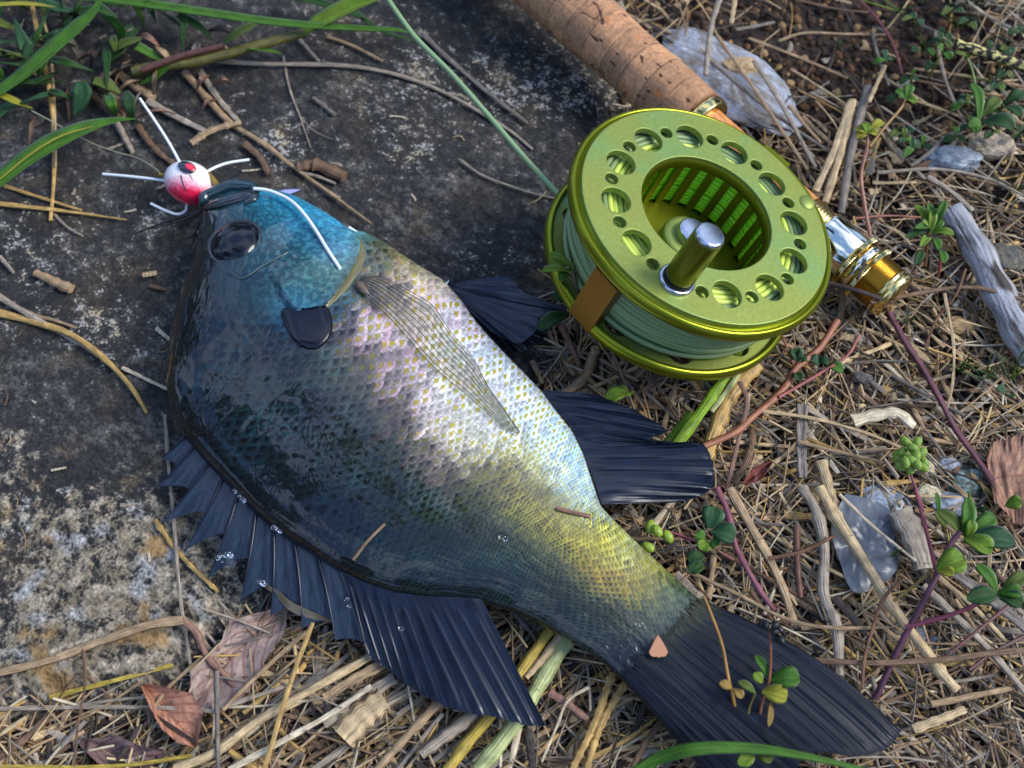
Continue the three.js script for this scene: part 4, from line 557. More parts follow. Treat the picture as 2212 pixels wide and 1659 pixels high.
straw('D', [[215, 168], [435, 268]], 15, 'tan', 'single wedge of tan straw alone on the rock', { taper: -0.5 });
straw('D', [[860, 182], [945, 168]], 12, 'beige', 'small beige chip near the head of the fish', { taper: 0 });
straw('D', [[905, 245], [1005, 270]], 9, 'brown', 'small brown husk near the back of the head', {});
straw('D', [[942, 500], [1025, 570]], 10, 'pale', 'pale chip touching the back of the fish', {});
straw('D', [[0, 70], [85, 165]], 9, 'grey', 'short grey chip at the lichen patch', {});
straw('D', [[310, 1350], [400, 1332]], 6, 'pale', 'tiny pale chip on the bare rock', {});
straw('V', [[356, 896], [364, 1000], [376, 1130], [392, 1310], [407, 1404], [421, 1519]], 9, 'grey', 'long thin grey stem lying past the fin spines', { taper: 0.2, n: 50, h: [1, 1, 1.5, 2, 2.5, 3] });
// lower edge of the slab
straw('G', [[-30, 1092], [300, 1010], [600, 900], [900, 798], [1100, 770]], 17, 'tan', 'thick bent straw lying on the crusted rock, straight half', { taper: -0.25, n: 50, h: [1, 1, 2, 4, 5] });
straw('G', [[1095, 770], [1180, 850], [1250, 1000], [1350, 1100], [1460, 1235]], 15, 'pink', 'limp bent end of the thick straw', { taper: 0.3, h: [5, 5, 3, 2, 1.5] });
straw('G', [[935, 175], [1050, 340], [1180, 480], [1310, 602]], 11, 'gold', 'twisted dry awn resting on the crusted rock', { node: 6, flat: 0.9 });
straw('G', [[300, 1240], [640, 1150], [1040, 1045]], 12, 'yellow', 'mustard yellow blade lying on the pale crust', { flat: 0.3 });
straw('G', [[-20, 1306], [500, 1295], [1000, 1300], [1310, 1322]], 11, 'grey', 'long grey straw running along the lower edge of the rock', { h: [1, 2, 3, 4] });
straw('G', [[-20, 1655], [700, 1650], [1150, 1588]], 11, 'yellow', 'long yellowish straw below the dead leaves', { h: 3 });
straw('G', [[1050, 1670], [1300, 1560], [1530, 1392], [1870, 1190], [2230, 990]], 20, 'beige', 'thick pale straw slanting up towards the soft dorsal fin', { h: 4, taper: 0.1 });
straw('G', [[1380, 1675], [1700, 1500], [2000, 1330], [2230, 1170]], 15, 'pale', 'whitish straw beside the thick pale one', { h: 4.5 });
straw('G', [[1878, 790], [1780, 1050], [1700, 1290], [1640, 1500], [1585, 1675]], 10, 'gold', 'thin upright straw crossing over the thick pale one', { h: 7, taper: -0.2 });
straw('G', [[1835, 845], [1650, 1010], [1480, 1170], [1340, 1312]], 12, 'tan', 'tan straw slanting out from under the torn fin web', { h: 4 });
straw('G', [[930, 1290], [1000, 1190], [1205, 1000]], 9, 'tan', 'short straw crossing the rusty dead leaf', { h: 3 });
straw('G', [[500, 950], [510, 1160], [470, 1400], [448, 1650]], 6, 'brown', 'dark thin stem crossing the grey straw at the crust', { h: 5 });
straw('G', [[1300, 1080], [1305, 1300], [1310, 1675]], 11, 'ash', 'upright grey straw at the rusty dead leaf', { h: 5 });
straw('G', [[450, 1290], [700, 1250], [880, 1235]], 8, 'grey', 'grey straw ending at the rusty dead leaf', { h: 2 });
straw('G', [[860, 1300], [1000, 1390], [1200, 1520], [1300, 1590]], 8, 'dark', 'dark thin stem lying over the rusty dead leaf', { h: 4 });
straw('G', [[1680, 1430], [1760, 1520], [1830, 1560]], 9, 'gold', 'short golden straw under the whitish one', { h: 3 });
// below the dorsal fin
straw('H', [[350, 1030], [160, 1130], [-20, 1240]], 24, 'tan', 'broad tan straw under the edge of the soft dorsal fin', { h: 4, split: 1 });
straw('H', [[270, 1000], [100, 1070], [-30, 1140]], 17, 'brown', 'brown straw next to the broad tan one under the fin', { h: 3 });
straw('H', [[400, 1120], [200, 1250], [-20, 1400]], 26, 'grey', 'broad weathered straw below the tan one', { h: 2.5, split: 1 });
straw('H', [[340, 1250], [220, 1340], [90, 1480]], 46, 'beige', 'wide split pale reed with a ragged end', { h: 3, flat: 0.25, taper: -0.3 });
straw('H', [[670, 1265], [450, 1500], [290, 1675]], 19, 'tan', 'long tan straw coming out from under the soft dorsal fin', { h: 5 });
straw('H', [[880, 1330], [720, 1460], [560, 1580]], 28, 'grey', 'thick grey and brown straw under the fin edge', { h: 3 });
straw('H', [[1445, 885], [1330, 1060], [1180, 1310], [1010, 1545], [900, 1680]], 30, 'greenish', 'thick pale green stalk passing under the soft dorsal fin', { h: 4.5, taper: 0, n: 50 });
straw('H', [[1330, 835], [1170, 1065], [960, 1360], [830, 1520], [715, 1680]], 22, 'yellow', 'yellow stalk beside the thick pale green one', { h: 4, taper: 0 });
straw('H', [[1390, 870], [1270, 1030], [1190, 1120]], 16, 'beige', 'dry sheath between the yellow and pale green stalks', { h: 5 });
straw('H', [[1710, 1095], [1600, 1400], [1465, 1675]], 17, 'gold', 'twisted golden stem below the tail root', { h: 4, node: 9, flat: 0.9 });
straw('H', [[1785, 1150], [1640, 1400], [1550, 1675]], 17, 'gold', 'twisted golden stem next to the other one, closer to the tail', { h: 4, node: 9, flat: 0.9 });
straw('H', [[1565, 1175], [1440, 1260], [1380, 1400], [1285, 1625]], 7, 'pale', 'thin pale straw hanging over the dark gap behind the fin', { h: 6 });
straw('H', [[1330, 1210], [1430, 1270], [1560, 1370]], 18, 'pink', 'broken reddish stem end below the tail root', { h: 4 });
straw('H', [[1200, 1430], [1230, 1659]], 22, 'dark', 'dark rotten stalk below the fin tip', { h: 2 });
straw('H', [[2030, 1340], [1900, 1520], [1820, 1670]], 14, 'brown', 'brown stalk beside the tail edge', { h: 4 });
straw('H', [[1430, 930], [1520, 960], [1580, 975]], 5, 'pale', 'thin pale fibre under the tail root', { h: 5 });
// between fish and reel
straw('E', [[1400, 480], [1460, 600], [1510, 720]], 14, 'pink', 'brown root standing by the pelvic fin', { h: [5, 6, 3] });
straw('E', [[1420, 890], [1540, 790], [1600, 640], [1610, 610]], 18, 'tan', 'thick tan stub between the anal fin and the reel', { h: [3, 3, 4, 6], taper: 0 });
straw('E', [[1225, 695], [1290, 830]], 12, 'tan', 'short tan stub at the tip of the pelvic fin', { h: 2 });
straw('E', [[1790, 520], [1900, 600], [2050, 680], [2212, 740]], 20, 'brown', 'brown woody stem across the lower rim of the reel', { h: [16, 14, 10, 7] });
straw('E', [[2212, 660], [2050, 760], [1880, 880]], 12, 'brown', 'brown twig below the woody stem by the reel', { h: 7 });
straw('E', [[2180, 1010], [2050, 1180], [1990, 1250]], 19, 'lime', 'bright lime green stalk behind the anal fin', { h: 5, taper: 0, name: 'green_stalk', cat: 'plant stem', group: 'fresh stalks in the straw' });
straw('F', [[600, 510], [450, 740], [300, 960], [120, 1205]], 21, 'lime', 'long bright green stalk slanting out from under the reel', { h: [12, 11, 10, 8], taper: -0.1, name: 'green_stalk', cat: 'plant stem', group: 'fresh stalks in the straw' });
straw('F', [[640, 550], [480, 800], [335, 1000]], 14, 'greenish', 'whitish green stalk beside the long bright green one', { h: 6, name: 'green_stalk', cat: 'plant stem', group: 'fresh stalks in the straw' });
straw('F', [[600, 720], [440, 920], [330, 1180], [250, 1400]], 32, 'gold', 'dry twisted sheath lying along the green stalks', { h: 4, node: 7, flat: 0.5 });
straw('F', [[508, 815], [550, 930], [510, 1120], [425, 1470]], 11, 'pink', 'crooked grey twig standing over the straw by the anal fin', { h: [9, 8, 6, 3], name: 'twig', cat: 'twig', group: 'twigs' });
// right of the reel
const woody = c => mat(c, 0.55, { map: fibre });
straw('F', [[1090, 450], [980, 620], [840, 740], [760, 870], [580, 1030], [480, 1120], [290, 1205]], 14, 'rust', 'branching orange brown stem creeping over the straw', { h: 6, taper: 0, n: 60, mat: woody([166, 106, 76]), name: 'creeping_stem', cat: 'plant stem', group: 'creeping stems' });
straw('F', [[1220, 540], [1150, 660], [980, 770], [740, 910]], 6, 'rust', 'thin side shoot of the orange brown stem with a dry tip', { h: 7, taper: -0.3, mat: woody([160, 84, 76]), name: 'creeping_stem', cat: 'plant stem', group: 'creeping stems' });
straw('F', [[840, 740], [790, 620], [750, 510]], 6, 'rust', 'short side shoot of the orange brown stem under the reel', { h: 6, mat: woody([150, 92, 70]), name: 'creeping_stem', cat: 'plant stem', group: 'creeping stems' });
straw('F', [[1395, 400], [1500, 590], [1600, 740], [1700, 920], [1800, 1110], [1900, 1250], [2015, 1415]], 14, 'pink', 'dark purple stem running down from the butt of the rod', { h: 7, taper: 0.1, n: 60, mat: woody([98, 48, 58]), name: 'creeping_stem', cat: 'plant stem', group: 'creeping stems' });
straw('F', [[1735, 285], [1790, 600], [1780, 850], [1750, 985]], 8, 'beige', 'upright straw crossing the purple stem', { h: [14, 9, 7, 5] });
straw('F', [[1180, 1060], [1340, 1020], [1450, 1015], [1545, 1095]], 26, 'pale', 'wide pale split reed above the round seed head', { h: 5, flat: 0.3, taper: 0.2 });
straw('F', [[640, 995], [950, 1040], [1300, 1140], [1480, 1220]], 9, 'beige', 'long straw stretching towards the round seed head', { h: 6 });
straw('F', [[860, 1180], [1100, 1240], [1360, 1300]], 9, 'tan', 'tan straw below the long one by the seed head', { h: 6 });
straw('F', [[1290, 340], [1500, 300], [1900, 250], [2225, 330]], 11, 'brown', 'long brown stem passing the butt cap of the rod', { h: [13, 9, 8, 8], taper: 0.2 });
straw('F', [[1040, 225], [1250, 280], [1420, 340]], 12, 'dark', 'dark straw lying across the gold thread of the rod', { h: [14, 15, 12] });
straw('C', [[1300, 1440], [1260, 1560], [1215, 1670]], 7, 'dark', 'thin dark stem lying over the locking rings', { h: [17, 18, 17] });
straw('F', [[1860, 140], [1800, 300], [1700, 420], [1620, 600]], 6, 'rust', 'thin rusty stem arching past the butt cap', { h: [10, 9, 7, 5] });
straw('F', [[700, 500], [740, 640], [800, 700]], 8, 'ash', 'grey straw under the reel rim', { h: 5 });
straw('F', [[880, 960], [870, 1200], [880, 1400]], 24, 'ash', 'dark weathered straw standing under the twigs', { h: 4, split: 1 });
straw('F', [[990, 1300], [1040, 1480], [1090, 1680]], 24, 'beige', 'thick beige reed at the bluish plastic', { h: 4.5, node: 1 });
straw('I', [[975, -20], [1070, 150], [1250, 430], [1400, 680], [1550, 880], [1700, 1080], [1800, 1200]], 25, 'beige', 'long thick beige reed lying over the clear plastic', { h: 6, taper: 0.15, node: 3, n: 60 });
straw('I', [[875, -20], [960, 120], [1010, 350], [1005, 620], [1080, 800], [1100, 1110]], 22, 'grey', 'whitish weathered reed left of the thick beige one', { h: 5, node: 2, n: 50, taper: 0.1 }).userData.label = 'whitish weathered reed beside the long thick beige one';
straw('I', [[440, -10], [560, 200], [700, 450], [780, 640], [830, 810]], 20, 'tan', 'tan frayed reed ending at the tail', { h: 5, taper: 0.2 });
straw('I', [[175, 468], [500, 620], [780, 762], [1000, 812], [1400, 815]], 9, 'tan', 'thin tan straw lying over the edge of the tail', { h: [6, 7, 8, 8, 7] });
straw('I', [[920, 1012], [1300, 1030], [1700, 1010], [2000, 972], [2225, 948]], 13, 'brown', 'long brown straw lying behind the tail', { h: 8, taper: 0 });
straw('I', [[1490, 518], [1370, 640], [1300, 830], [1250, 1020], [1240, 1185]], 6, 'rust', 'thin orange stem hanging over the thick beige reed', { h: 9, taper: -0.2 });
straw('I', [[2115, 685], [1900, 860], [1735, 995]], 8, 'rust', 'thin dark red stem behind the big clover plant', { h: 7, mat: woody([88, 36, 34]), name: 'creeping_stem', cat: 'plant stem', group: 'creeping stems' });
straw('I', [[2225, 860], [2000, 980], [1880, 1072]], 9, 'rust', 'thin dark red stem below the other dark red one', { h: 7, mat: woody([80, 34, 34]), name: 'creeping_stem', cat: 'plant stem', group: 'creeping stems' });
straw('I', [[365, -20], [430, 120], [480, 330], [540, 450], [640, 620], [715, 715]], 13, 'pink', 'dusky pink stem running down to the tail', { h: 6, mat: woody([138, 78, 90]), node: 2, name: 'creeping_stem', cat: 'plant stem', group: 'creeping stems' });
straw('I', [[845, 215], [850, 450], [870, 640]], 14, 'rust', 'short rusty red twig by the weathered reed', { h: 5, mat: woody([104, 66, 50]) });
straw('I', [[1070, 640], [1180, 760], [1260, 860]], 22, 'dark', 'dark bark piece under the thick beige reed', { h: 4 });
straw('I', [[1450, 130], [1540, 300], [1600, 480]], 60, 'grey', 'broad weathered slat of reed with dark dots', { h: 4, flat: 0.18 });
straw('I', [[1570, 120], [1700, 180], [1850, 290]], 10, 'tan', 'tan straw behind the upright clover leaves', { h: 6 });
straw('I', [[1100, 20], [1300, 210], [1560, 420]], 9, 'pale', 'pale straw lying across the plastic', { h: 7 });
straw('I', [[1600, 570], [1800, 760], [2000, 960], [2230, 1230]], 19, 'grey', 'long grey reed below the big clover plant', { h: 5 });
straw('I', [[1700, 520], [1900, 690], [2100, 900]], 12, 'beige', 'beige reed beside the long grey one', { h: 5 });
straw('I', [[2230, 830], [2050, 690], [1850, 540], [1720, 450]], 24, 'ash', 'broad ash grey reed under the clover leaves', { h: 5, split: 1 });
straw('I', [[1540, 1430], [1700, 1370], [1850, 1310]], 22, 'beige', 'short beige reed behind the tail tip', { h: 4 });
straw('I', [[1650, 1280], [1900, 1230], [2200, 1170]], 15, 'tan', 'tan reed behind the short beige one', { h: 4 });
straw('I', [[680, 405], [880, 360], [1080, 265]], 8, 'rust', 'thin rusty blade across the weathered reed', { h: 8 });
// upper right
straw('C', [[1170, 610], [1080, 880], [960, 1150]], 15, 'beige', 'straight pale straw leaning behind the reel seat', { h: [8, 7, 6], taper: 0 });
straw('C', [[1185, 600], [1120, 880], [1020, 1215]], 15, 'beige', 'second straight pale straw close to the wood of the reel seat', { h: [8, 7, 6], taper: 0 });
straw('C', [[1275, 530], [1180, 860], [1110, 1290]], 19, 'ash', 'grey weathered stick beside the two pale straws', { h: 4, name: 'twig', cat: 'twig', group: 'twigs' });
straw('C', [[1375, 400], [1280, 620]], 10, 'beige', 'short beige straw above the weathered stick', { h: 6 });
straw('C', [[390, -20], [340, 140], [300, 450]], 12, 'grey', 'grey straw leaning against the cork grip', { h: [14, 12, 10] });
straw('C', [[480, -20], [455, 150]], 12, 'beige', 'short beige straw on the soil above the cork grip', { h: 6 });
straw('C', [[340, 380], [700, 680], [1050, 920]], 9, 'ash', 'long dark straw crossing behind the wood of the reel seat', { h: 6 });
straw('C', [[590, 370], [760, 640], [960, 1010]], 11, 'grey', 'long grey straw crossing the dark one behind the reel', { h: 7 });
straw('C', [[370, 220], [620, 580], [910, 1020]], 9, 'tan', 'tan straw lying along the pale stone behind the rod', { h: 7 });
straw('C', [[800, 640], [900, 760], [990, 860]], 9, 'tan', 'short tan straw between the crossing grey straws', { h: 6 });
straw('C', [[1530, 1000], [1620, 940], [1730, 830]], 9, 'ash', 'grey straw leaning on the bluish stone', { h: 8 });
straw('C', [[1330, 1040], [1700, 1020], [2000, 1080], [2230, 1190]], 9, 'grey', 'long curved grey straw in front of the bluish stone', { h: 7 });
straw('C', [[1630, 1070], [1760, 1150], [1900, 1270]], 13, 'grey', 'grey straw between the stones and the clover tuft', { h: 6 });
straw('C', [[840, 0], [1100, 60], [1290, 80]], 7, 'brown', 'thin brown straw far behind on the soil', { h: 4 });
straw('C', [[1220, 0], [1330, 120], [1420, 260], [1480, 450]], 8, 'brown', 'purplish stem arching over the bare soil', { h: 8, mat: woody([112, 56, 56]), name: 'creeping_stem', cat: 'plant stem', group: 'creeping stems' });
straw('C', [[740, 250], [880, 205], [1150, 210], [1400, 215]], 7, 'tan', 'thin tan straw lying level on the bare soil', { h: 4 });
straw('C', [[1680, 200], [1720, 420], [1800, 640], [1870, 770]], 9, 'grey', 'grey straw hanging through the green weeds', { h: 8 });
straw('C', [[1300, 200], [1340, 360], [1400, 520]], 8, 'ash', 'ash grey straw beside the arching purplish stem', { h: 5 });
{ // the lichen covered twig, the old grey stick
  const lich = tex(64, 512, (u, v) => { const n = fbm(u * 9, v * 60, 2, 3), k = smooth(-0.05, 0.12, n + 0.25 * noise(u * 40, v * 40, 3)); return [lerp(26, 196, k), lerp(24, 184, k), lerp(18, 112, k)]; }); lich.repeat.set(1, 9);
  straw('C', [[1800, 262], [2000, 325], [2230, 408]], 21, 'yellow', 'yellow lichen covered twig with a black broken end', { h: [22, 20, 18], flat: 1, taper: -0.1, mat: mat([255, 255, 255], 0.8, { map: lich }), name: 'twig', cat: 'twig', group: 'twigs' });
  const bark = tex(128, 512, (u, v) => { const n = fbm(u * 6, v * 14, 2, 3), s = noise(u * 40, v * 6, 5), k = 1 + 0.5 * n + 0.35 * s, d = smooth(0.02, 0.25, fbm(u * 5 + 2, v * 9, 8, 3)); return [lerp(138, 60, d) * k, lerp(138, 52, d) * k, lerp(140, 46, d) * k]; }); bark.repeat.set(1, 8);
  straw('V', [[2050, 465], [2100, 540], [2140, 620], [2180, 700], [2230, 790]], 60, 'ash', 'old grey weathered stick beside the clover tuft', { h: 3, flat: 0.7, taper: -0.15, mat: mat([255, 255, 255], 0.8, { map: bark, bumpMap: fibreB, bumpScale: 0.0008 }), name: 'stick', cat: 'stick' });
}
// ---- straw that lies about: the largest as things, the rest as litter
{
  const r = rng(41), kinds = [];
  const path = (L, bend) => [V3(-L / 2, 0, 0), V3(-L / 6, bend * 0.7, bend), V3(L / 6, bend * 0.5, bend * 0.8), V3(L / 2, 0, -bend * 0.4)];
  for (let k = 0; k < 8; k++) { const L = 0.03, w = [0.00050, 0.00075, 0.00038, 0.00060, 0.00095, 0.00026, 0.00066, 0.00046][k], b = [0.0002, 0.0006, 0.0010, 0.0001, 0.0003, 0.0007, 0.0008, 0.0012][k], fl = [0.7, 0.35, 0.8, 0.6, 0.22, 0.9, 0.5, 0.3][k]; kinds.push(sweep(path(L, b), 14, t => ring(w * (1 + 0.15 * Math.sin(t * 17 + k)) * (k % 3 === 1 ? 1 - 0.6 * t : 1), k % 2 ? 5 : 7, fl))); }
  const cols = ['beige', 'tan', 'grey', 'ash', 'brown', 'pale', 'tan', 'grey', 'beige', 'brown', 'dark', 'ash', 'tan', 'gold'];
  const spot = () => { for (;;) { const u = r() * 2400 - 60, v = r() * 1900 - 120, p = P(u, v, -0.004); if (slabDist(p.x, p.z) > 0.004) continue; const bare = smooth(1430, 1600, u) * smooth(2200, 2000, u) * smooth(360, 180, v); if (r() < bare * 0.9) continue; if (v < 500 && r() < 0.35) continue; return [u, v, p]; } };
  const wide = () => { for (;;) { const u = r() * 3300 - 600, v = r() * 2500 - 560, p = P(u, v, -0.004); if (Math.abs(p.x) > 0.335 || p.z < -0.39 || p.z > 0.175 || slabDist(p.x, p.z) > 0.004) continue; if (u > -60 && u < 2340 && v > -120 && v < 1780) continue; return [u, v, p]; } };
  const turn = (u, v) => { const q = r(); if (v > 1150 && u < 1500) return q < 0.6 ? 0.65 + 0.5 * (r() - 0.5) : r() * 3.14; if (u > 1400 && v > 800) return q < 0.5 ? -0.85 + 0.7 * (r() - 0.5) : q < 0.72 ? 0.1 + 0.4 * (r() - 0.5) : r() * 3.14; return q < 0.35 ? -0.9 + 0.6 * (r() - 0.5) : r() * 3.14; };
  for (let k = 0; k < 190; k++) {
    const [u, v, p] = spot(), s = 0.4 + 0.9 * r(), c = cols[Math.floor(r() * cols.length)], o = new THREE.Mesh(kinds[Math.floor(r() * 8)], straw_(c));
    o.name = named('straw_piece'); o.userData = { label: 'loose piece of dry straw lying in the thick litter', category: 'straw', group: 'loose straw pieces in the litter' };
    o.position.set(p.x, soilY(p.x, p.z) + 0.004 + 0.004 * r(), p.z); o.rotation.set((r() - 0.5) * 0.3, turn(u, v), (r() - 0.5) * 0.35, 'YXZ'); o.scale.set(s, 0.8 + 0.7 * r(), 0.8 + 0.7 * r()); scene.add(o);
  }
  const m4 = new THREE.Matrix4(), q = new THREE.Quaternion(), e = new THREE.Euler(), col = new THREE.Color();
  const heap = (name, geo, count, f, m = mat([255, 255, 255], 0.75, { map: fibre })) => { const im = new THREE.InstancedMesh(geo, m, count); im.name = name; im.userData.kind = 'stuff'; for (let k = 0; k < count; k++) { const [p, rx, ry, rz, sx, sy, sz, c] = f(k); q.setFromEuler(e.set(rx, ry, rz, 'YXZ')); m4.compose(p, q, V3(sx, sy, sz)); im.setMatrixAt(k, m4); const j = 0.75 + 0.5 * r(); im.setColorAt(k, col.copy(srgb(...c)).multiplyScalar(j)); } scene.add(im); };
  const pick = () => TINT[cols[Math.floor(r() * cols.length)]];
  heap('straw_litter', kinds[0], 4600, k => { const [u, v, p] = k < 3000 ? spot() : wide(); const h = r(); p.y = soilY(p.x, p.z) + 0.0005 + 0.006 * h; return [p, (r() - 0.5) * 0.4, turn(u, v), (r() - 0.5) * 0.5, 0.4 + 1.0 * r() * r(), 0.5 + 1.0 * r(), 0.4 + 1.2 * r(), h < 0.4 ? TINT.dark : pick()]; });  // lowest stalks tinted dark, shade between the straw put into their colour
  heap('fine_straw_litter', kinds[5], 5800, k => { const [u, v, p] = k < 4200 ? spot() : wide(); p.y = soilY(p.x, p.z) + 0.001 + 0.0065 * r(); return [p, (r() - 0.5) * 0.5, r() * 3.14, (r() - 0.5) * 0.6, 0.35 + 0.9 * r(), 0.6 + 0.7 * r(), 0.6 + 0.7 * r(), pick()]; });
  heap('chaff', kinds[4], 2600, () => { const [u, v, p] = spot(); p.y = soilY(p.x, p.z) + 0.001 + 0.005 * r(); return [p, (r() - 0.5) * 1.2, r() * 3.14, (r() - 0.5) * 1.0, 0.08 + 0.2 * r(), 0.8 + r(), 0.5 + 1.2 * r(), pick()]; });
  // crumbs of soil
  const cr = new THREE.IcosahedronGeometry(1, 1); { const p = cr.attributes.position; for (let i = 0; i < p.count; i++) { const k = 1 + 0.5 * noise(p.getX(i) * 1.7, p.getY(i) * 1.7, p.getZ(i) * 1.7); p.setXYZ(i, p.getX(i) * k, p.getY(i) * k, p.getZ(i) * k); } cr.computeVertexNormals(); }
  heap('soil_crumbs', cr, 5200, () => { const u = 1150 + r() * 1150, v = r() < 0.55 ? -100 + r() * 520 : r() * 1750, p = P(u, v, -0.008); p.y = soilY(p.x, p.z) + 0.0003; const s = 0.0005 + 0.0019 * r() * r(); if (slabDist(p.x, p.z) > 0.006) p.y -= 0.01; const w = r(); return [p, r() * 3, r() * 3, r() * 3, s, s * 0.8, s, w < 0.12 ? [150, 120, 80] : w < 0.3 ? [104, 72, 44] : [64, 46, 32]]; }, mat([255, 255, 255], 0.95));
  // flakes blown onto the slab
  for (let k = 0; k < 46; k++) { const u = r() * 1300, v = r() * 1250, p = G(u, v, 0.0004); if (slabDist(p.x, p.z) < 0.01) continue; const o = new THREE.Mesh(kinds[[0, 2, 5, 4, 7][k % 5]], straw_(['pale', 'beige', 'tan', 'grey', 'brown'][k % 5])); o.name = named('straw_chip'); o.userData = { label: 'small loose chip of dry straw scattered on the bare rock', category: 'straw', group: 'straw chips on the rock' }; o.position.copy(p); o.rotation.set(0, r() * 3.14, 0); o.scale.set(0.08 + 0.22 * r() * r(), 0.6, 0.7); scene.add(o); }
}
// ---- stones
function stone(u, v, rx, rz, ry, tone, label, o = {}) {
  const g = new THREE.IcosahedronGeometry(1, 12), p = g.attributes.position, s = h2(u, v) * 50, c0 = GL(u, v, 0), k = pxAt(c0);
  for (let i = 0; i < p.count; i++) { const x = p.getX(i), y = p.getY(i), z = p.getZ(i), q = 1 + 0.34 * fbm(x * 1.3 + s, y * 1.3, z * 1.3, 3) + 0.03 * noise(x * 9, y * 9, z * 9 + s); p.setXYZ(i, x * q * rx * k, y * q * ry * k, z * q * rz * k); }
  g.computeVertexNormals(); const [a, b] = tone, sx = o.sx ?? 1, tx = tex(128, 128, (uu, vv) => { const n = smooth(-0.2, 0.3, fbm(uu * 9 * sx, vv * 9, s, 4)), e = 1 + 0.35 * noise(uu * 60 * sx, vv * 60, s) + 0.2 * fbm(uu * 22 * sx, vv * 22, s, 2); return [0, 1, 2].map(i => lerp(a[i], b[i], n) * e); });
  const m = single('stone', g, mat([255, 255, 255], o.rough ?? 0.75, { map: tx }), label, 'stone', 'stones in the litter'); m.position.set(c0.x, c0.y + (o.dy ?? 0), c0.z); m.rotation.y = o.turn ?? 0; return m;
}
stone(2060, 340, 62, 34, 26, [[128, 140, 150], [96, 104, 112]], 'bluish grey stone in the weeds behind the clover tuft', { dy: -0.001, rough: 0.5 });
stone(2140, 315, 50, 36, 28, [[176, 156, 128], [130, 118, 104]], 'pale brown stone next to the bluish one');
stone(2065, 705, 42, 20, 20, [[170, 140, 92], [124, 98, 62]], 'flat tan stone beside the old grey stick');
stone(2165, 560, 46, 40, 26, [[92, 86, 70], [60, 62, 56]], 'dark stone behind the old grey stick');
stone(1580, 165, 190, 84, 20, [[142, 146, 154], [112, 104, 94]], 'long pale grey rock lying behind the cork grip and reel seat', { dy: -0.0012, turn: -0.86, sx: 3 });
stone(1600, 150, 40, 26, 18, [[176, 150, 108], [140, 116, 84]], 'tan pebble on the pale rocks', { dy: 0.001 });
stone(1910, 1085, 60, 44, 12, [[150, 160, 172], [112, 118, 126]], 'flat bluish flake of stone below the seed head', { dy: -0.001, rough: 0.4 });
stone(2090, 1045, 50, 40, 26, [[58, 62, 50], [128, 150, 146]], 'dark stone with pale green lichen by the big dead leaf', { dy: -0.001 });
stone(2048, 1005, 26, 20, 16, [[166, 168, 170], [130, 130, 132]], 'small grey pebble against the lichen stone');
stone(2003, 1012, 20, 20, 14, [[196, 180, 146], [160, 144, 110]], 'small cream pebble next to the seed head');
stone(2005, 1068, 28, 22, 14, [[190, 178, 146], [150, 138, 108]], 'cream pebble below the seed head');
stone(2060, 1090, 44, 26, 14, [[140, 146, 156], [100, 106, 114]], 'flat grey stone below the lichen stone', { rough: 0.5 });
stone(1960, 1360, 62, 44, 12, [[140, 158, 180], [104, 116, 132]], 'flat blue grey stone under the thick beige reed', { dy: -0.003, rough: 0.35 });
stone(2040, 1385, 44, 34, 12, [[150, 168, 190], [116, 128, 144]], 'flat pale blue stone beside the purple plant stem', { dy: -0.003, rough: 0.35 });
stone(1710, 1370, 40, 44, 12, [[160, 152, 146], [120, 112, 106]], 'flat grey stone at the edge of the tail', { dy: -0.003 });
stone(1640, 1270, 36, 36, 12, [[170, 150, 136], [120, 104, 92]], 'mottled stone under the dusky pink stem', { dy: -0.003 });
stone(1820, 1245, 40, 36, 14, [[142, 122, 76], [104, 90, 56]], 'ochre stone under the clear plastic', { dy: -0.004 });
stone(1860, 820, 22, 14, 10, [[90, 84, 78], [50, 46, 44]], 'small dark pebble in the straw below the rod', { dy: 0.001 });
// ---- dead leaves: a midrib with ragged halves
function deadLeaf(z, mid, wl, wr, c, label, h = 1.5, seed = 1) {
  const m = lineAt(zo(z, mid)), L = lookup(wl), R = lookup(wr), rag = t => 1 + 0.10 * noise(t * 23, seed, 2) + 0.06 * noise(t * 60, seed, 5);
  const f = (a, b) => { const p = m(b), p2 = m(Math.min(1, b + 0.01)), p1 = m(Math.max(0, b - 0.01)); let dx = p2[0] - p1[0], dy = p2[1] - p1[1]; const n = Math.hypot(dx, dy) + 1e-6; dx /= n; dy /= n; const s = a * 2 - 1, w = s * (s < 0 ? L(b) : R(b)) * rag(b + (s < 0 ? 0 : 5)); const q = GL(p[0] - dy * w, p[1] + dx * w, 0.001 * (h + 2.2 * s * s + 1.1 * noise(a * 3, b * 4, seed))); return q; };
  const tx = tex(128, 128, (u, v) => { const s = Math.abs(u * 2 - 1), vein = Math.max(smooth(0.05, 0.015, s), 0.8 * smooth(0.10, 0.03, Math.abs(((v * 7 - s * 2.2) % 1 + 1) % 1 - 0.5) * 0.6)), n = fbm(u * 8, v * 8, seed, 4), sp = smooth(0.22, 0.32, fbm(u * 20, v * 20, seed + 4, 2)), k = 1 + 0.5 * n + 0.2 * noise(u * 60, v * 60, seed); return [lerp(c[0] * k, c[0] * 0.72, vein * 0.6) * (1 - 0.45 * sp), lerp(c[1] * k, c[1] * 0.5, vein * 0.6) * (1 - 0.5 * sp), lerp(c[2] * k, c[2] * 0.45, vein * 0.6) * (1 - 0.5 * sp)]; });
  return single('dead_leaf', shellGeo(26, 50, f, 0.0002), mat([255, 255, 255], 0.7, { map: tx }), label, 'dead leaf', 'dead leaves');
}
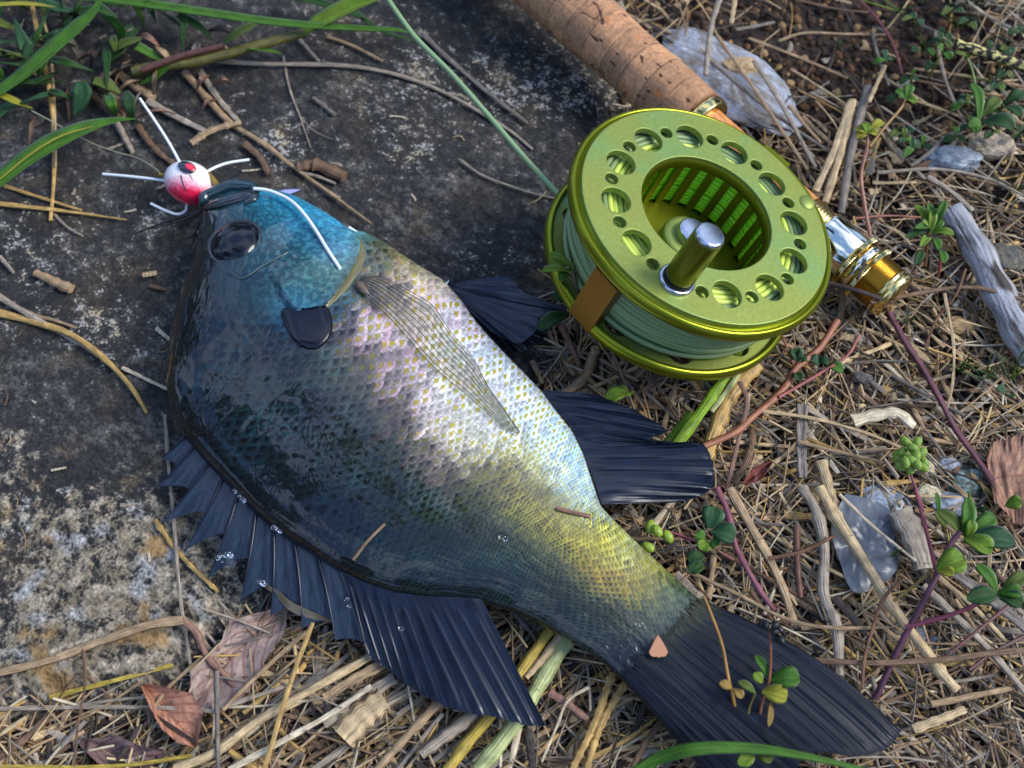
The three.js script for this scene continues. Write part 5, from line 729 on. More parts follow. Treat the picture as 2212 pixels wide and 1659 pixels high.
deadLeaf('G', [[1720, 680], [1600, 800], [1450, 930], [1340, 1060], [1240, 1200], [1120, 1330]], [[0, 4], [0.15, 40], [0.35, 55], [0.55, 76], [0.75, 66], [1, 10]], [[0, 4], [0.15, 26], [0.35, 58], [0.5, 36], [0.7, 60], [1, 8]], [150, 126, 112], 'grey brown lobed leaf lying between the fin and the straw', 1.2, 2);
deadLeaf('G', [[850, 1160], [930, 1240], [1010, 1330], [1090, 1420], [1170, 1530]], [[0, 3], [0.2, 28], [0.5, 66], [0.75, 60], [1, 6]], [[0, 3], [0.3, 22], [0.6, 34], [0.85, 26], [1, 4]], [158, 110, 84], 'rusty curled leaf under the grey straws', 3, 5);
deadLeaf('G', [[480, 1500], [650, 1560], [820, 1590], [980, 1570]], [[0, 6], [0.4, 40], [1, 8]], [[0, 6], [0.5, 52], [1, 8]], [112, 88, 84], 'dull purplish leaf sunk in the litter below the crusted rock', 1, 8);
deadLeaf('F', [[2010, 1400], [2120, 1380], [2260, 1380]], [[0, 40], [0.3, 78], [1, 90]], [[0, 50], [0.4, 96], [1, 110]], [138, 100, 76], 'large spotted brown leaf beside the lichen stone', 4, 11);
deadLeaf('F', [[530, 1430], [610, 1370], [700, 1290]], [[0, 3], [0.5, 17], [1, 3]], [[0, 3], [0.5, 15], [1, 3]], [128, 72, 60], 'small red brown bark flake by the anal fin', 6, 14);
// ---- a scrap of clear plastic
{
  const out = zo('I', [[1140, 10], [1330, 60], [1440, 160], [1432, 330], [1445, 470], [1300, 590], [1190, 600], [1110, 430], [1055, 220]]), c = [1255, 300];
  const E = lineAt([...out, out[0]]), cc = zo('I', [c])[0];
  const g = shellGeo(72, 14, (a, b) => { const e = E(a), u = lerp(cc[0], e[0], b), v = lerp(cc[1], e[1], b); return GL(u, v, 0.0034 + 0.0012 * noise(u * 0.02, v * 0.02, 3) + 0.0006 * noise(u * 0.07, v * 0.07, 8)); }, 0.00012);
  single('plastic_scrap', g, mat([172, 178, 184], 0.3, { transmission: 0.72, specularIntensity: 0.8 }), 'crumpled scrap of clear plastic film under the thick beige reed', 'litter');
}
// a papery heart-shaped seed and bits stuck to the fish
{
  const [s0, x0] = onBody(1440, 1425); const c = bodyPoint(s0, x0), k = pxAt(c), sh = new THREE.Shape(); sh.moveTo(0, 22); sh.quadraticCurveTo(10, 8, 19, -12); sh.quadraticCurveTo(14, -24, 4, -20); sh.quadraticCurveTo(0, -25, -4, -20); sh.quadraticCurveTo(-16, -24, -19, -12); sh.quadraticCurveTo(-9, 8, 0, 22);
  const g = new THREE.ExtrudeGeometry(sh, { depth: 2, bevelEnabled: true, bevelSize: 1.2, bevelThickness: 1, bevelSegments: 2 }); g.scale(k, k, k); g.rotateX(-Math.PI / 2 + 0.25); const o = single('seed_pod', g, mat([206, 146, 108], 0.6, { map: fibre }), 'papery heart-shaped seed lying on the root of the tail', 'seed'); o.position.set(c.x, c.y + 0.0026, c.z);
}
function stuck(z, pts, w, c, label) { const p = zo(z, pts).map(([u, v]) => lift(u, v, 0.0006)), r = w / 2 * pxAt(p[0]); return single('straw_chip', sweep(p, 14, () => ring(r, 8, 0.6)), straw_(c), label, 'straw', 'straw chips stuck on the fish'); }
stuck('H', [[160, 405], [250, 290], [345, 195]], 7, 'tan', 'thin chip of straw stuck on the dark flank of the fish');
stuck('H', [[1370, 105], [1470, 130], [1570, 155]], 9, 'pink', 'reddish chip of straw stuck on the pale flank by the anal fin');
// ---------------------------------------------------------------- grass, clover-like weeds, seed heads
const leafTex = tex(128, 256, (u, v) => { const n = fbm(u * 5, v * 9, 2, 3), l = noise(u * 44, v * 2, 1), k = 1 + 0.35 * n + 0.14 * l + 0.10 * noise(u * 60, v * 60, 5), sp = smooth(0.30, 0.38, fbm(u * 14, v * 26, 9, 2)); const du = Math.min(Math.abs(u - 0.25), Math.abs(u - 0.75)), ve = 1 + 0.28 * smooth(0.022, 0.008, du) + 0.04 * Math.sin(v * 220 - du * 46); return [lerp(205 * k * ve, 226, sp), lerp(214 * k * ve, 196, sp), lerp(190 * k * ve, 110, sp)]; }); leafTex.repeat.set(1, 20);
const GREEN = { fresh: [80, 124, 34], deep: [44, 82, 30], teal: [52, 92, 58], lime: [126, 152, 44], yellow: [180, 168, 54], dry: [178, 140, 74], olive: [96, 110, 40] };
const greenMats = {}; const leafMat = c => greenMats[c] ??= mat(GREEN[c], 0.68, { map: leafTex, transmission: 0.25, specularIntensity: 0.5 });
function grass(z, pts, w, c, label, o = {}) {
  const vp = zo(z, pts), hs = o.h ?? [6], p3 = vp.map(([u, v], i) => G(u, v, 0.001 * hs[Math.min(i, hs.length - 1)])), k = pxAt(p3[p3.length >> 1]), W = lookup(w);
  return single(o.name ?? 'grass_shoot', blade(p3, t => W(t) * k, 40, o.fold ?? 0.35, 0.00012), leafMat(c), label, 'grass', o.group ?? 'grass blades of the clump');
}
const clump = { group: 'grass blades of the clump beside the rock' };
grass('A', [[-30, 575], [160, 440], [330, 290], [470, 170], [560, 80], [620, -30]], [[0, 30], [0.3, 46], [0.6, 44], [0.85, 24], [1, 10]], 'fresh', 'broad green blade arching up across the upright golden straw', { ...clump, h: [8, 11, 14, 16, 18, 20] });
grass('A', [[-30, 1125], [200, 955], [400, 840], [560, 770], [700, 728], [815, 714]], [[0, 40], [0.3, 52], [0.55, 40], [0.75, 20], [1, 2]], 'fresh', 'green blade with a yellow edge pointing at the lure', { ...clump, h: [6, 8, 9, 9, 9, 9], fold: 0.6 });
grass('A', [[0, 1075], [200, 915], [380, 812], [560, 758]], [[0, 4], [0.5, 6], [1, 2]], 'yellow', 'dry yellow margin along the green blade by the lure', { ...clump, h: [8, 10, 11, 11] });
grass('V', [[190, -6], [324, 12], [468, 33], [612, 52], [796, 64], [860, 66], [892, 74]], [[0, 30], [0.5, 24], [0.8, 12], [1, 2]], 'fresh', 'very long narrow blade stretched over the rock to the fly line', { ...clump, h: [10, 12, 13, 13, 13, 13, 13] });
grass('V', [[648, 78], [700, 48], [760, 18], [836, -12]], [[0, 22], [0.25, 46], [0.6, 50], [1, 30]], 'lime', 'broad upright leaf with the light through it beside the fly line', { ...clump, h: [9, 12, 15, 19], fold: 0.5 });
grass('V', [[760, 20], [822, 66], [908, 92]], [[0, 12], [0.5, 12], [1, 3]], 'deep', 'narrow dark blade behind the broad upright leaf', { ...clump, h: [6, 5, 4] });
grass('V', [[620, -10], [700, 10], [790, 40]], [[0, 26], [0.6, 22], [1, 8]], 'deep', 'dark green blade behind the very long narrow one', { ...clump, h: [8, 7, 6] });
const stemMat = c => mat(c, 0.5, { map: fibre });
function stem(z, pts, w, c, label, h, o = {}) { const p3 = zo(z, pts).map(([u, v], i) => GL(u, v, 0.001 * h[Math.min(i, h.length - 1)])), r = w / 2 * pxAt(p3[0]); return single(o.name ?? 'grass_runner', tube(p3, t => r * (1 - (o.taper ?? 0.2) * t), 40, 10), stemMat(c), label, o.cat ?? 'grass', o.group ?? 'grass stems'); }
stem('A', [[800, 430], [950, 400], [1200, 365], [1500, 285], [1830, 195]], 25, [104, 100, 46], 'thick green and purple grass stem lying over the straw', [5, 6, 7, 8, 9]);
stem('A', [[850, 420], [1100, 335], [1345, 275]], 17, [92, 56, 46], 'purple brown sheath lying along the thick grass stem', [8, 9, 10]);
grass('A', [[1335, 275], [1430, 205], [1545, 150]], [[0, 14], [0.4, 40], [0.8, 32], [1, 4]], 'olive', 'short torn leaf standing on the thick grass stem', { ...clump, h: [9, 13, 15] });
grass('A', [[1010, 395], [930, 465], [838, 505]], [[0, 26], [0.5, 28], [1, 3]], 'fresh', 'short leaf hanging below the thick grass stem', { ...clump, h: [8, 5, 3] });
grass('A', [[800, 395], [800, 460], [825, 525]], [[0, 6], [0.5, 10], [1, 4]], 'teal', 'small blunt leaf tip at the base of the thick grass stem', { ...clump, h: [7, 4, 2] });
grass('A', [[1490, 285], [1590, 300], [1695, 325]], [[0, 16], [0.5, 18], [1, 3]], 'fresh', 'small pointed leaf at the joint of the thick grass stem', { ...clump, h: [9, 7, 5] });
grass('A', [[630, 345], [730, 275], [850, 235]], [[0, 10], [0.5, 34], [1, 12]], 'olive', 'bent olive leaf in the middle of the clump', { ...clump, h: [5, 9, 10] });
grass('A', [[735, 240], [715, 150], [610, 95]], [[0, 16], [0.5, 32], [1, 8]], 'fresh', 'curled leaf rising behind the bent olive one', { ...clump, h: [8, 13, 13] });
grass('A', [[820, 280], [920, 335], [1005, 375]], [[0, 24], [0.5, 22], [1, 4]], 'fresh', 'leaf with a browned tip lying towards the thick stem', { ...clump, h: [8, 6, 5] });
grass('A', [[-20, 30], [160, 25], [330, 42]], [[0, 12], [0.5, 14], [1, 2]], 'yellow', 'yellowing blade tip at the top of the clump', { ...clump, h: [14, 14, 13] });
grass('A', [[230, 10], [340, 50], [470, 75]], [[0, 24], [0.5, 28], [1, 4]], 'teal', 'dark bluish blade under the long narrow one', { ...clump, h: [11, 11, 10] });
grass('A', [[460, 70], [600, 60], [700, 110]], [[0, 20], [0.5, 30], [1, 6]], 'deep', 'deep green blade behind the curled leaf', { ...clump, h: [10, 12, 10] });
grass('A', [[1070, 90], [1190, 160], [1285, 247]], [[0, 20], [0.4, 24], [1, 2]], 'deep', 'dark pointed blade drooping under the long narrow one', { ...clump, h: [11, 9, 6] });
grass('A', [[-20, 560], [90, 610], [195, 652]], [[0, 16], [0.5, 18], [1, 2]], 'yellow', 'yellow green tip poking out at the edge of the clump', { ...clump, h: [8, 7, 6] });
grass('A', [[-20, 700], [60, 640], [120, 620]], [[0, 30], [0.5, 24], [1, 4]], 'teal', 'dark leaf below the yellow green tip', { ...clump, h: [3, 4, 4] });
grass('A', [[260, 250], [330, 225], [400, 260]], [[0, 10], [0.5, 32], [1, 6]], 'teal', 'small dark leaf beside the broad arching blade', { ...clump, h: [8, 10, 9] });
grass('A', [[480, 490], [492, 570], [450, 690]], [[0, 20], [0.4, 48], [0.8, 28], [1, 6]], 'teal', 'spotted green leaf with brown holes hanging at the clump edge', { ...clump, h: [9, 7, 3] });
grass('A', [[560, 490], [640, 510], [720, 560]], [[0, 20], [0.5, 34], [1, 8]], 'olive', 'leaf half turned orange beside the spotted green one', { ...clump, h: [8, 7, 4] });
{ const r = rng(77);   // more blades of the clump behind
  for (let k = 0; k < 52; k++) { const u = -40 + r() * 480 * (0.3 + 0.7 * r()), v = -60 + r() * 260, a = r() * 6.28, L = 50 + 110 * r(), q = [[u, v], [u + Math.cos(a) * L * 0.5, v + Math.sin(a) * L * 0.35], [u + Math.cos(a) * L, v + Math.sin(a) * L * 0.8]]; grass('V', q, [[0, 8], [0.4, 16 + 22 * r()], [1, 2]], ['deep', 'teal', 'deep', 'olive', 'fresh'][k % 5], 'short dark blade crowded in the grass clump behind the straws', { group: 'short blades inside the clump', h: [2 + 4 * r(), 7 + 5 * r(), 3 + 6 * r()] }); }
  for (let k = 0; k < 44; k++) { const u = r() * 480, v = 70 + r() * 190, a = r() * 6.28, L = 30 + 60 * r(), q = [[u, v], [u + Math.cos(a) * L * 0.5, v + Math.sin(a) * L * 0.4 - 10], [u + Math.cos(a) * L, v + Math.sin(a) * L * 0.8]]; grass('V', q, [[0, 6], [0.4, 10 + 12 * r()], [1, 2]], 'dry', 'withered brown curled leaf under the grass clump', { group: 'withered leaves under the clump', name: 'withered_leaf', h: [1, 4 + 4 * r(), 1 + 2 * r()], fold: 0.8 }).material = straw_(['brown', 'dark', 'pink', 'tan', 'ash'][k % 5]); }
}
grass('V', [[1340, 1690], [1420, 1640], [1500, 1618], [1632, 1618], [1740, 1634], [1890, 1668]], [[0, 20], [0.3, 30], [0.6, 24], [1, 8]], 'fresh', 'green blade arching across the tail', { h: [20, 24, 27, 28, 27, 24], group: null });
// weeds: stems with three-part leaves
function leaflet(parent, root, u, v, h, len, wid, turn, c) {   // an oval leaflet from the stalk tip to a spot of the view
  const e = P(u, v, h), d = e.clone().sub(root), m = root.clone().addScaledVector(d, 0.5).add(V3(0, d.length() * 0.16, 0)), k = pxAt(e) * wid * 0.86;
  part('leaflet', blade([root, m, e], t => k * Math.pow(Math.sin(Math.PI * clamp(0.03 + 0.95 * t)), 0.62) * (0.55 + 0.75 * t) * (1 + 0.03 * Math.sin(t * 60)), 20, 0.30 + 0.3 * turn, 0.00010), leafMat(c), parent);
}
// label, list of stems (zoom, spots, heights in mm, width, colour), list of leaflets (root spot, root height, tip spot, tip height, width, tint)
function weed(label, stems, leaves, group = 'weeds in the straw') {
  const o = thing('clover_plant', label, 'weed', group);
  for (const [z, pts, h, w, c] of stems) { const p3 = zo(z, pts).map(([u, v], i) => GL(u, v, 0.001 * h[Math.min(i, h.length - 1)])), r = w / 2 * pxAt(p3[0]); part('stem', tube(p3, t => r * (1 - 0.25 * t), 30, 9), stemMat(c), o); }
  for (const [z, a, ha, b, hb, w, c] of leaves) { const [p, q] = zo(z, [a, b]), root = GL(p[0], p[1], ha * 0.001), tip = GL(q[0], q[1], hb * 0.001); leaflet(o, root, q[0], q[1], tip.y, 0, w, h2(q[0], q[1]), c); }
  return o;
}
weed('bright clover tuft beside the old grey stick', [['C', [[1620, 1600], [1630, 1480], [1640, 1390]], [2, 6, 10], 7, [120, 84, 40]], ['C', [[1700, 1650], [1710, 1560], [1690, 1450]], [2, 5, 9], 6, [150, 60, 40]]],
  [[1640, 1390, 1560, 1230], [1640, 1390, 1640, 1220], [1650, 1390, 1740, 1205], [1650, 1400, 1790, 1410], [1640, 1400, 1500, 1430], [1640, 1400, 1600, 1330], [1660, 1400, 1720, 1320], [1650, 1430, 1700, 1500], [1630, 1430, 1590, 1480], [1600, 1500, 1560, 1590], [1640, 1410, 1660, 1260], [1650, 1390, 1560, 1370], [1700, 1500, 1730, 1580]].map(([a, b, c, d], i) => ['C', [a, b], 9, [c, d], 11 + (i % 3) * 2, 24, ['lime', 'fresh', 'fresh', 'lime', 'deep'][i % 5]]));
weed('yellow leaved weed rising beside the two pale straws', [['C', [[1290, 1420], [1250, 1200], [1235, 1040], [1270, 880], [1270, 800]], [4, 10, 13, 16, 18], 9, [170, 120, 100]], ['C', [[1285, 880], [1370, 770], [1480, 640], [1500, 600]], [16, 17, 18, 19], 7, [160, 124, 60]], ['C', [[1200, 1310], [1400, 1295], [1600, 1305]], [7, 7, 6], 6, [168, 104, 84]]],
  [[1270, 800, 1200, 780, 'yellow'], [1270, 800, 1330, 810, 'yellow'], [1270, 800, 1250, 740, 'lime'], [1270, 800, 1210, 830, 'yellow'], [1270, 800, 1365, 730, 'yellow'], [1500, 600, 1440, 545, 'fresh'], [1500, 600, 1525, 510, 'fresh'], [1500, 600, 1560, 620, 'lime']].map(([a, b, c, d, e]) => ['C', [a, b], 18, [c, d], 19, 26, e]));
weed('tall purple stemmed clover with a big yellow green leaf behind the tail', [['I', [[1320, 1245], [1450, 960], [1560, 750], [1640, 600], [1690, 500], [1760, 330], [1830, 240]], [3, 9, 13, 16, 18, 21, 22], 15, [92, 52, 70]], ['I', [[1500, 815], [1800, 730], [2050, 620], [2225, 555]], [12, 16, 19, 20], 11, [128, 58, 76]], ['I', [[1690, 500], [1650, 330], [1600, 140], [1560, -10]], [18, 15, 12, 10], 10, [146, 72, 90]], ['I', [[1650, 480], [1560, 560], [1430, 660]], [17, 14, 11], 9, [150, 124, 60]]],
  [[1690, 470, 1850, 400, 70, 'lime'], [1860, 290, 2150, 300, 64, 'teal'], [1850, 280, 2010, 370, 60, 'lime'], [1850, 270, 1870, 60, 40, 'fresh'], [1860, 270, 2035, 160, 44, 'fresh'], [1840, 260, 1700, 120, 40, 'olive'], [1870, 280, 1900, 170, 30, 'lime'], [2050, 620, 1870, 650, 50, 'deep'], [2060, 620, 2200, 680, 54, 'deep'], [2050, 610, 1930, 440, 36, 'fresh'], [2060, 610, 2200, 600, 40, 'fresh'], [2080, 590, 2220, 500, 40, 'olive'], [1690, 480, 1790, 500, 34, 'yellow']].map(([a, b, c, d, w, e]) => ['I', [a, b], 20, [c, d], 23, w, e]));
weed('withering seedling with black seeds standing over the tail', [['I', [[580, 1530], [540, 1440], [480, 1300], [455, 1180], [440, 1130], [400, 920], [340, 750], [290, 630]], [11, 13, 15, 17, 18, 20, 22, 24], 9, [168, 122, 50]], ['I', [[600, 1520], [620, 1380], [640, 1270], [680, 1150], [692, 1000], [685, 830]], [11, 14, 17, 19, 22, 25], 7, [150, 92, 62]], ['I', [[600, 1460], [560, 1330], [600, 1210]], [13, 16, 18], 5, [150, 130, 60]]],
  [[640, 1200, 790, 1240, 52, 'yellow'], [690, 1130, 865, 1120, 56, 'fresh'], [680, 1120, 600, 985, 26, 'fresh'], [640, 1150, 590, 1090, 30, 'lime'], [460, 1180, 385, 1150, 26, 'dry'], [470, 1180, 520, 1240, 26, 'dry'], [690, 1260, 680, 1410, 16, 'dry'], [600, 1210, 500, 1140, 24, 'olive'], [600, 1560, 700, 1620, 36, 'olive'], [590, 1560, 500, 1640, 40, 'lime']].map(([a, b, c, d, w, e]) => ['I', [a, b], 19, [c, d], 20, w, e]));
weed('creeping clover vine hanging in front of the reel', [['E', [[1470, 130], [1490, 240], [1540, 380], [1640, 510], [1700, 620], [1760, 760], [1800, 880], [1840, 980]], [32, 30, 25, 20, 15, 11, 8, 6], 9, [120, 104, 78]], ['E', [[1440, 385], [1520, 410], [1590, 500], [1650, 620]], [18, 21, 19, 16], 7, [156, 150, 50]], ['E', [[1620, 25], [1530, 90], [1480, 190]], [26, 30, 31], 5, [140, 110, 70]]],
  [[1450, 415, 1265, 500, 44, 'deep', 16], [1480, 345, 1350, 300, 44, 'deep', 22], [1490, 330, 1550, 350, 40, 'fresh', 25], [1470, 140, 1330, 50, 24, 'lime', 33], [1465, 160, 1290, 150, 26, 'lime', 33], [1450, 170, 1390, 210, 24, 'fresh', 32], [1470, 150, 1460, 130, 24, 'fresh', 33], [1440, 100, 1330, 100, 22, 'lime', 33], [1640, 500, 1600, 410, 34, 'olive', 22], [1660, 490, 1680, 460, 34, 'olive', 22], [1760, 540, 1880, 430, 30, 'deep', 18], [1740, 530, 1815, 600, 50, 'deep', 16], [1800, 880, 1670, 920, 44, 'lime', 10], [1800, 880, 1740, 860, 26, 'lime', 10], [1800, 880, 1815, 900, 26, 'lime', 10]].map(([a, b, c, d, w, e, h]) => ['E', [a, b], h, [c, d], h, w, e]));
weed('small round leaved clover by the dusky pink stem', [['I', [[110, 250], [200, 290], [270, 300]], [5, 6, 7], 5, [146, 70, 80]], ['I', [[470, 410], [400, 370], [340, 330]], [6, 7, 8], 7, [150, 96, 80]]],
  [[320, 220, 355, 95, 60, 'teal'], [340, 240, 475, 280, 60, 'teal'], [310, 300, 270, 350, 44, 'lime'], [330, 300, 380, 320, 36, 'fresh'], [300, 290, 240, 260, 36, 'fresh'], [290, 380, 200, 420, 40, 'deep'], [290, 440, 200, 480, 36, 'deep']].map(([a, b, c, d, w, e]) => ['I', [a, b], 8, [c, d], 9, w, e]));
weed('small clover sprig under the orange brown stem', [['F', [[840, 740], [870, 690], [920, 690]], [5, 7, 7], 4, [120, 130, 60]]], [[850, 690, 830, 620, 40, 'teal'], [850, 690, 900, 660, 36, 'teal'], [980, 700, 940, 690, 36, 'teal'], [980, 700, 1040, 690, 30, 'teal'], [1030, 720, 1125, 755, 34, 'fresh'], [840, 760, 860, 810, 30, 'deep']].map(([a, b, c, d, w, e]) => ['F', [a, b], 6, [c, d], 7, w, e]));
weed('weed growing up behind the lichen twig', [['C', [[1950, 780], [1930, 600], [1900, 420], [1870, 350]], [4, 12, 18, 20], 6, [110, 130, 60]], ['C', [[1640, 470], [1690, 370], [1720, 320]], [6, 12, 14], 5, [120, 130, 60]]],
  [[1940, 740, 1900, 500, 30, 'fresh'], [1960, 700, 2060, 590, 36, 'olive'], [1960, 740, 2150, 780, 56, 'deep'], [1960, 760, 1880, 760, 40, 'fresh'], [1870, 350, 1800, 320, 30, 'olive'], [1870, 350, 1880, 290, 28, 'fresh'], [1720, 320, 1690, 280, 30, 'fresh'], [1720, 320, 1760, 360, 28, 'fresh'], [2100, 640, 2190, 700, 36, 'deep'], [2100, 620, 2210, 560, 36, 'deep']].map(([a, b, c, d, w, e]) => ['C', [a, b], 14, [c, d], 16, w, e]));
weed('leafy weed with upright pointed leaves at the big dead leaf', [['I', [[1900, 120], [1890, 60], [1880, 0]], [10, 14, 16], 7, [110, 140, 50]], ['F', [[1700, 1600], [1760, 1650], [1900, 1690]], [6, 8, 9], 5, [120, 60, 60]]], [[1690, 1640, 1685, 1480, 14, 'fresh'], [1870, 1690, 1870, 1510, 30, 'fresh'], [1740, 1690, 1680, 1600, 34, 'olive'], [1900, 1700, 2030, 1610, 34, 'fresh'], [2100, 1560, 2200, 1540, 40, 'lime'], [1900, 1600, 2000, 1580, 14, 'deep'], [2100, 900, 2050, 850, 30, 'teal'], [2100, 900, 2145, 910, 26, 'teal']].map(([a, b, c, d, w, e]) => ['F', [a, b], 12, [c, d], 15, w, e]));
{ // thin grass tufts on the right
  const r = rng(9), tufts = [[2130, 820, 9, 70], [2075, 800, 6, 60], [2180, 830, 6, 110], [1960, 700, 5, 50], [2020, 130, 6, 90], [2150, 180, 7, 90], [2070, 60, 6, 80], [1945, 30, 4, 120], [1810, 105, 3, 40], [2190, 420, 5, 70], [1920, 1210, 3, 40], [1560, 1200, 3, 40], [2110, 250, 7, 70]];
  tufts.forEach(([u, v, n, L], k) => { const t = thing('grass_tuft', 'thin tuft of green grass growing through the litter', 'grass', 'thin grass tufts'); for (let i = 0; i < n; i++) { const a = -1.57 + (r() - 0.5) * 2.6, l = L * (0.5 + 0.7 * r()), p = [GL(u + 14 * (r() - 0.5), v + 10 * (r() - 0.5), -0.002), GL(u + Math.cos(a) * l * 0.5, v + Math.sin(a) * l * 0.45, 0.006), GL(u + Math.cos(a) * l, v + Math.sin(a) * l * 0.75, 0.010 + 0.008 * r())], kk = pxAt(p[0]); part('blade', blade(p, t2 => kk * (5 + 4 * r() * 0) * (1.2 - t2), 14, 0.4, 0.00008), leafMat(['fresh', 'olive', 'lime', 'deep', 'fresh'][(i + k) % 5]), t); } });
  // low green leaves under the weeds in the far corner
  for (let k = 0; k < 34; k++) { const u = 1880 + r() * 360, v = -40 + r() * 360, t = thing('clover_sprig', 'small green clover sprig in the weedy corner behind the stones', 'weed', 'clover sprigs in the corner'), b = GL(u, v, 0.004 + 0.008 * r()); for (let i = 0; i < 3; i++) { const a = i * 2.1 + r(), l = 16 + 14 * r(), e = GL(u + Math.cos(a) * l, v + Math.sin(a) * l * 0.8, 0.006 + 0.008 * r()); leaflet(t, b, u + Math.cos(a) * l, v + Math.sin(a) * l * 0.8, e.y, 0, 16 + 8 * r(), r(), ['deep', 'fresh', 'teal', 'olive', 'deep'][(k + i) % 5]); } part('stem', tube([GL(u + 4, v + 8, -0.002), b], 0.0004, 6, 6), stemMat([110, 120, 60]), t); }
}
// seed heads: little pods packed together
function seeds_(label, list, h, r0, c, stems, cat = 'seed head') {
  const o = thing('seed_cluster', label, cat); let i = 0;
  for (const [u, v, dh] of list) { const p = GL(u, v, h * 0.001 + (dh ?? 0) * 0.001), k = pxAt(p) * r0, g = new THREE.SphereGeometry(k, 16, 12); { const q = g.attributes.position; for (let n = 0; n < q.count; n++) { const w = 1 + 0.08 * Math.sin(q.getX(n) / k * 9) * Math.cos(q.getZ(n) / k * 7); q.setXYZ(n, q.getX(n) * w * 1.15, q.getY(n) * w * 0.85, q.getZ(n) * w * 0.8); } } g.rotateY(h2(u, v) * 3); g.rotateZ(h2(v, u) * 0.8 - 0.4); g.translate(p.x, p.y, p.z); g.computeVertexNormals(); part('pod', g, c, o); i++; }
  for (const [z, pts, hs, w, col] of stems) { const p3 = zo(z, pts).map(([u, v], n) => GL(u, v, 0.001 * hs[n])), r = w / 2 * pxAt(p3[0]); part('stem', tube(p3, r, 24, 8), stemMat(col), o); }
}
const podGreen = mat([120, 148, 48], 0.6, { transmission: 0.15 }), podBlack = mat([14, 16, 18], 0.5);
seeds_('round green seed head of packed pods above the bluish stone', zo('F', [[1500, 1175], [1570, 1180], [1480, 1240, 1], [1545, 1215, 3], [1600, 1240], [1460, 1290], [1520, 1270, 3], [1565, 1260, 4], [1610, 1300], [1475, 1325, 2], [1530, 1340, 2], [1570, 1310, 4], [1600, 1330, 1], [1500, 1300, 4], [1540, 1290, 4], [1460, 1250]]), 13, 12.5, podGreen, [['F', [[1530, 1370], [1560, 1450], [1600, 1560], [1625, 1680]], [11, 9, 7, 5], 6, [148, 72, 84]]]);
seeds_('cluster of black seeds on the seedling over the tail', zo('I', [[640, 790], [665, 800, 1], [725, 800], [745, 825, 1], [720, 840, 1], [740, 880], [755, 890, 1], [720, 800, 2]]), 25, 10, podBlack, []);
seeds_('pair of green pods on a thin red stalk under the anal fin', zo('H', [[1935, 210], [1975, 235, 1], [2040, 270], [1920, 335]]), 6, 14, mat([142, 166, 50], 0.5, { transmission: 0.15 }), [['H', [[1960, 225], [2080, 250], [2215, 300]], [6, 6.5, 6], 5, [146, 70, 80]]]);
// ---------------------------------------------------------------- drops and bubbles on the fish
{
  const r = rng(23), film = mat([255, 255, 255], 0.02, { transmission: 1, ior: 1.33, thickness: 0.001 });
  for (const [u, v, n, s, R] of [[516, 1084, 5, 12, 7], [600, 1152, 5, 12, 7], [486, 1206, 12, 16, 6], [862, 1308, 8, 16, 8], [866, 1356, 1, 1, 8], [1090, 1166, 2, 7, 11], [752, 1300, 4, 10, 5], [566, 1258, 4, 12, 6], [925, 1316, 3, 12, 6], [890, 1312, 2, 8, 9], [1420, 745, 1, 1, 9]]) for (let k = 0; k < n; k++) {
    const a = r() * 6.28, d = s * Math.sqrt(r()), uu = u + Math.cos(a) * d, vv = v + Math.sin(a) * d, inside = slabDist, p = v < 1290 && u > 700 || (u === 516 || u === 600) ? lift(uu, vv, 0.0002) : P(uu, vv, 0.0085), q = R * (0.5 + 0.6 * r()) * pxAt(p);
    const g = new THREE.SphereGeometry(q, 18, 12); { const w = g.attributes.position; for (let i = 0; i < w.count; i++) if (w.getY(i) < 0) w.setY(i, w.getY(i) * 0.4); g.computeVertexNormals(); }
    const o = single('water_bubble', g, film, 'tiny clear bubble of water on the wet fin or flank', 'bubble', 'water bubbles on the fish'); o.position.copy(p);
  }
}
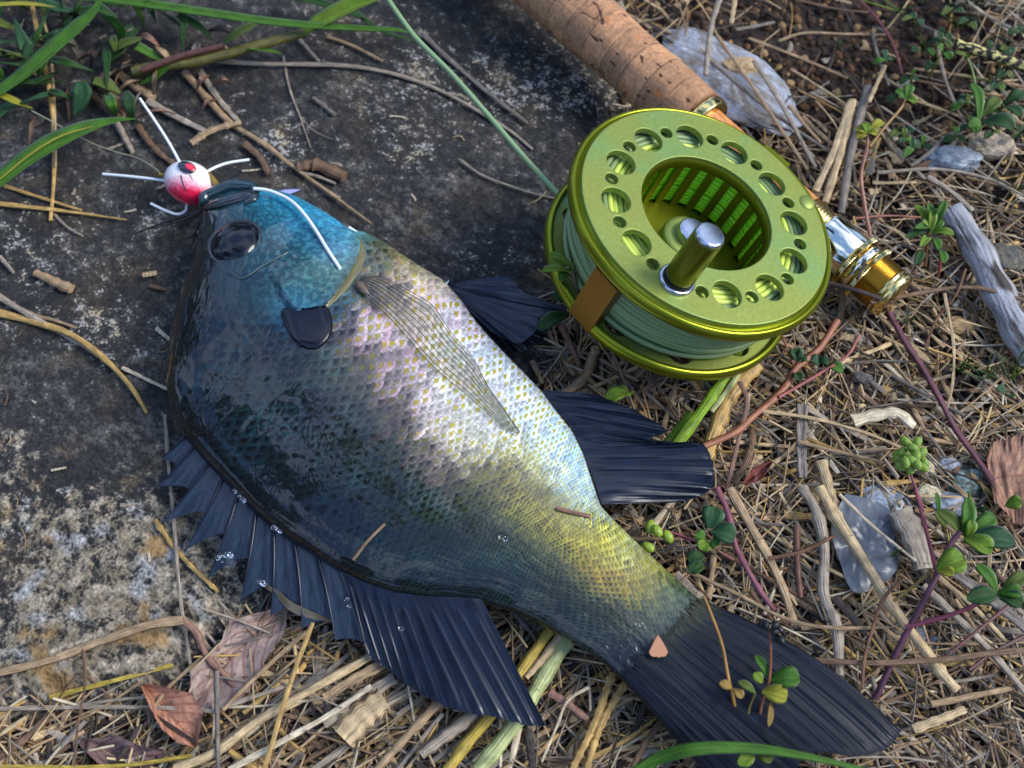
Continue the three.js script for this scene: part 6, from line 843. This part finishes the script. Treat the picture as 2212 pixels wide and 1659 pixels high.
// ---------------------------------------------------------------- trees round the bank, mirrored in the wet skin and the metal
{
  const r = rng(31), leafM = mat([62, 84, 34], 0.6, { transmission: 0.2 }), barkM = mat([70, 56, 44], 0.9);
  const crown = (n, rad, hgt, leaf) => {   // many leaf clumps spread through the crown
    const p = [], ix = [], c = V3(), a = V3(), b = V3();
    const hubs = Array.from({ length: 26 }, () => { const t = r() * 6.28, y = r(), q = rad * Math.sqrt(Math.sin(Math.PI * clamp(0.12 + 0.8 * y))) * (0.35 + 0.6 * r()); return V3(Math.cos(t) * q, y * hgt, Math.sin(t) * q); });
    for (let k = 0; k < n; k++) { const h = hubs[k % 26]; c.set(h.x + (r() + r() - 1) * rad * 0.42, h.y + (r() + r() - 1) * hgt * 0.16, h.z + (r() + r() - 1) * rad * 0.42); a.set(r() - 0.5, r() - 0.5, r() - 0.5).normalize().multiplyScalar(leaf); b.set(r() - 0.5, r() - 0.5, r() - 0.5).cross(a).normalize().multiplyScalar(leaf * 0.45); const o = p.length / 3; for (const [x, y] of [[-1, 0], [0, 1], [1, 0], [0, -1]]) p.push(c.x + a.x * x + b.x * y, c.y + a.y * x + b.y * y, c.z + a.z * x + b.z * y); ix.push(o, o + 1, o + 2, o, o + 2, o + 3); }
    const g = new THREE.BufferGeometry(); g.setAttribute('position', new THREE.Float32BufferAttribute(p, 3)); g.setIndex(ix); g.computeVertexNormals(); return g;
  };
  const cg = [crown(5200, 2.3, 4.2, 0.17), crown(5200, 2.0, 4.8, 0.16)], trunk = tube([V3(0, -0.05, 0), V3(0.06, 1.2, 0.03), V3(-0.05, 2.6, 0), V3(0.05, 4.2, 0.05)], t => 0.2 * (1 - 0.75 * t), 14, 10);
  for (let k = 0; k < 15; k++) {
    const a = k / 15 * 6.283 + 0.25 * r(), d = 7.6 + 2.4 * r(), t = thing('tree', 'leafy tree standing on the bank around the rock', 'tree', 'trees round the bank'); t.position.set(Math.cos(a) * d, -0.028, Math.sin(a) * d); t.rotation.y = r() * 6; t.scale.setScalar(0.66 + 0.28 * r());
    part('trunk', trunk, barkM, t); part('crown', cg[k % 2], leafM, t).position.y = 0.5;
  }
  // added unseen tree, its branch shaped to mirror dark in the wet flank
  const t = thing('tree', 'added unseen tree whose leaves darken the reflection on the fish', 'tree'); t.position.set(-3.1, -0.028, 0.5);
  part('trunk', tube([V3(0, -0.05, 0), V3(0.1, 1.2, 0.05), V3(0.0, 2.6, 0), V3(-0.1, 4.6, 0.1)], q => 0.16 * (1 - 0.6 * q), 14, 10), barkM, t);
  part('added_bough', tube([V3(0.02, 2.3, 0), V3(0.9, 3.0, -0.5), V3(2.1, 3.4, -1.05), V3(2.55, 3.42, -0.72), V3(2.9, 3.4, -0.38)], q => 0.05 * (1 - 0.8 * q), 16, 8), barkM, t);
  const bg = []; for (let k = 0; k < 4; k++) { const g = crown(4200, 0.30, 0.3, 0.06); g.translate(lerp(2.05, 2.85, k / 3) + 0.1 * (r() - 0.5), 3.25, lerp(-1.1, -0.42, k / 3) + 0.1 * (r() - 0.5)); bg.push(g); } part('added_bough_leaves', mergeGeometries(bg), leafM, t);
  const top = crown(3600, 1.3, 2.2, 0.13); top.translate(-0.6, 3.6, 0.2); part('crown', top, leafM, t);
}
shade(scene);
renderer.render(scene, camera);
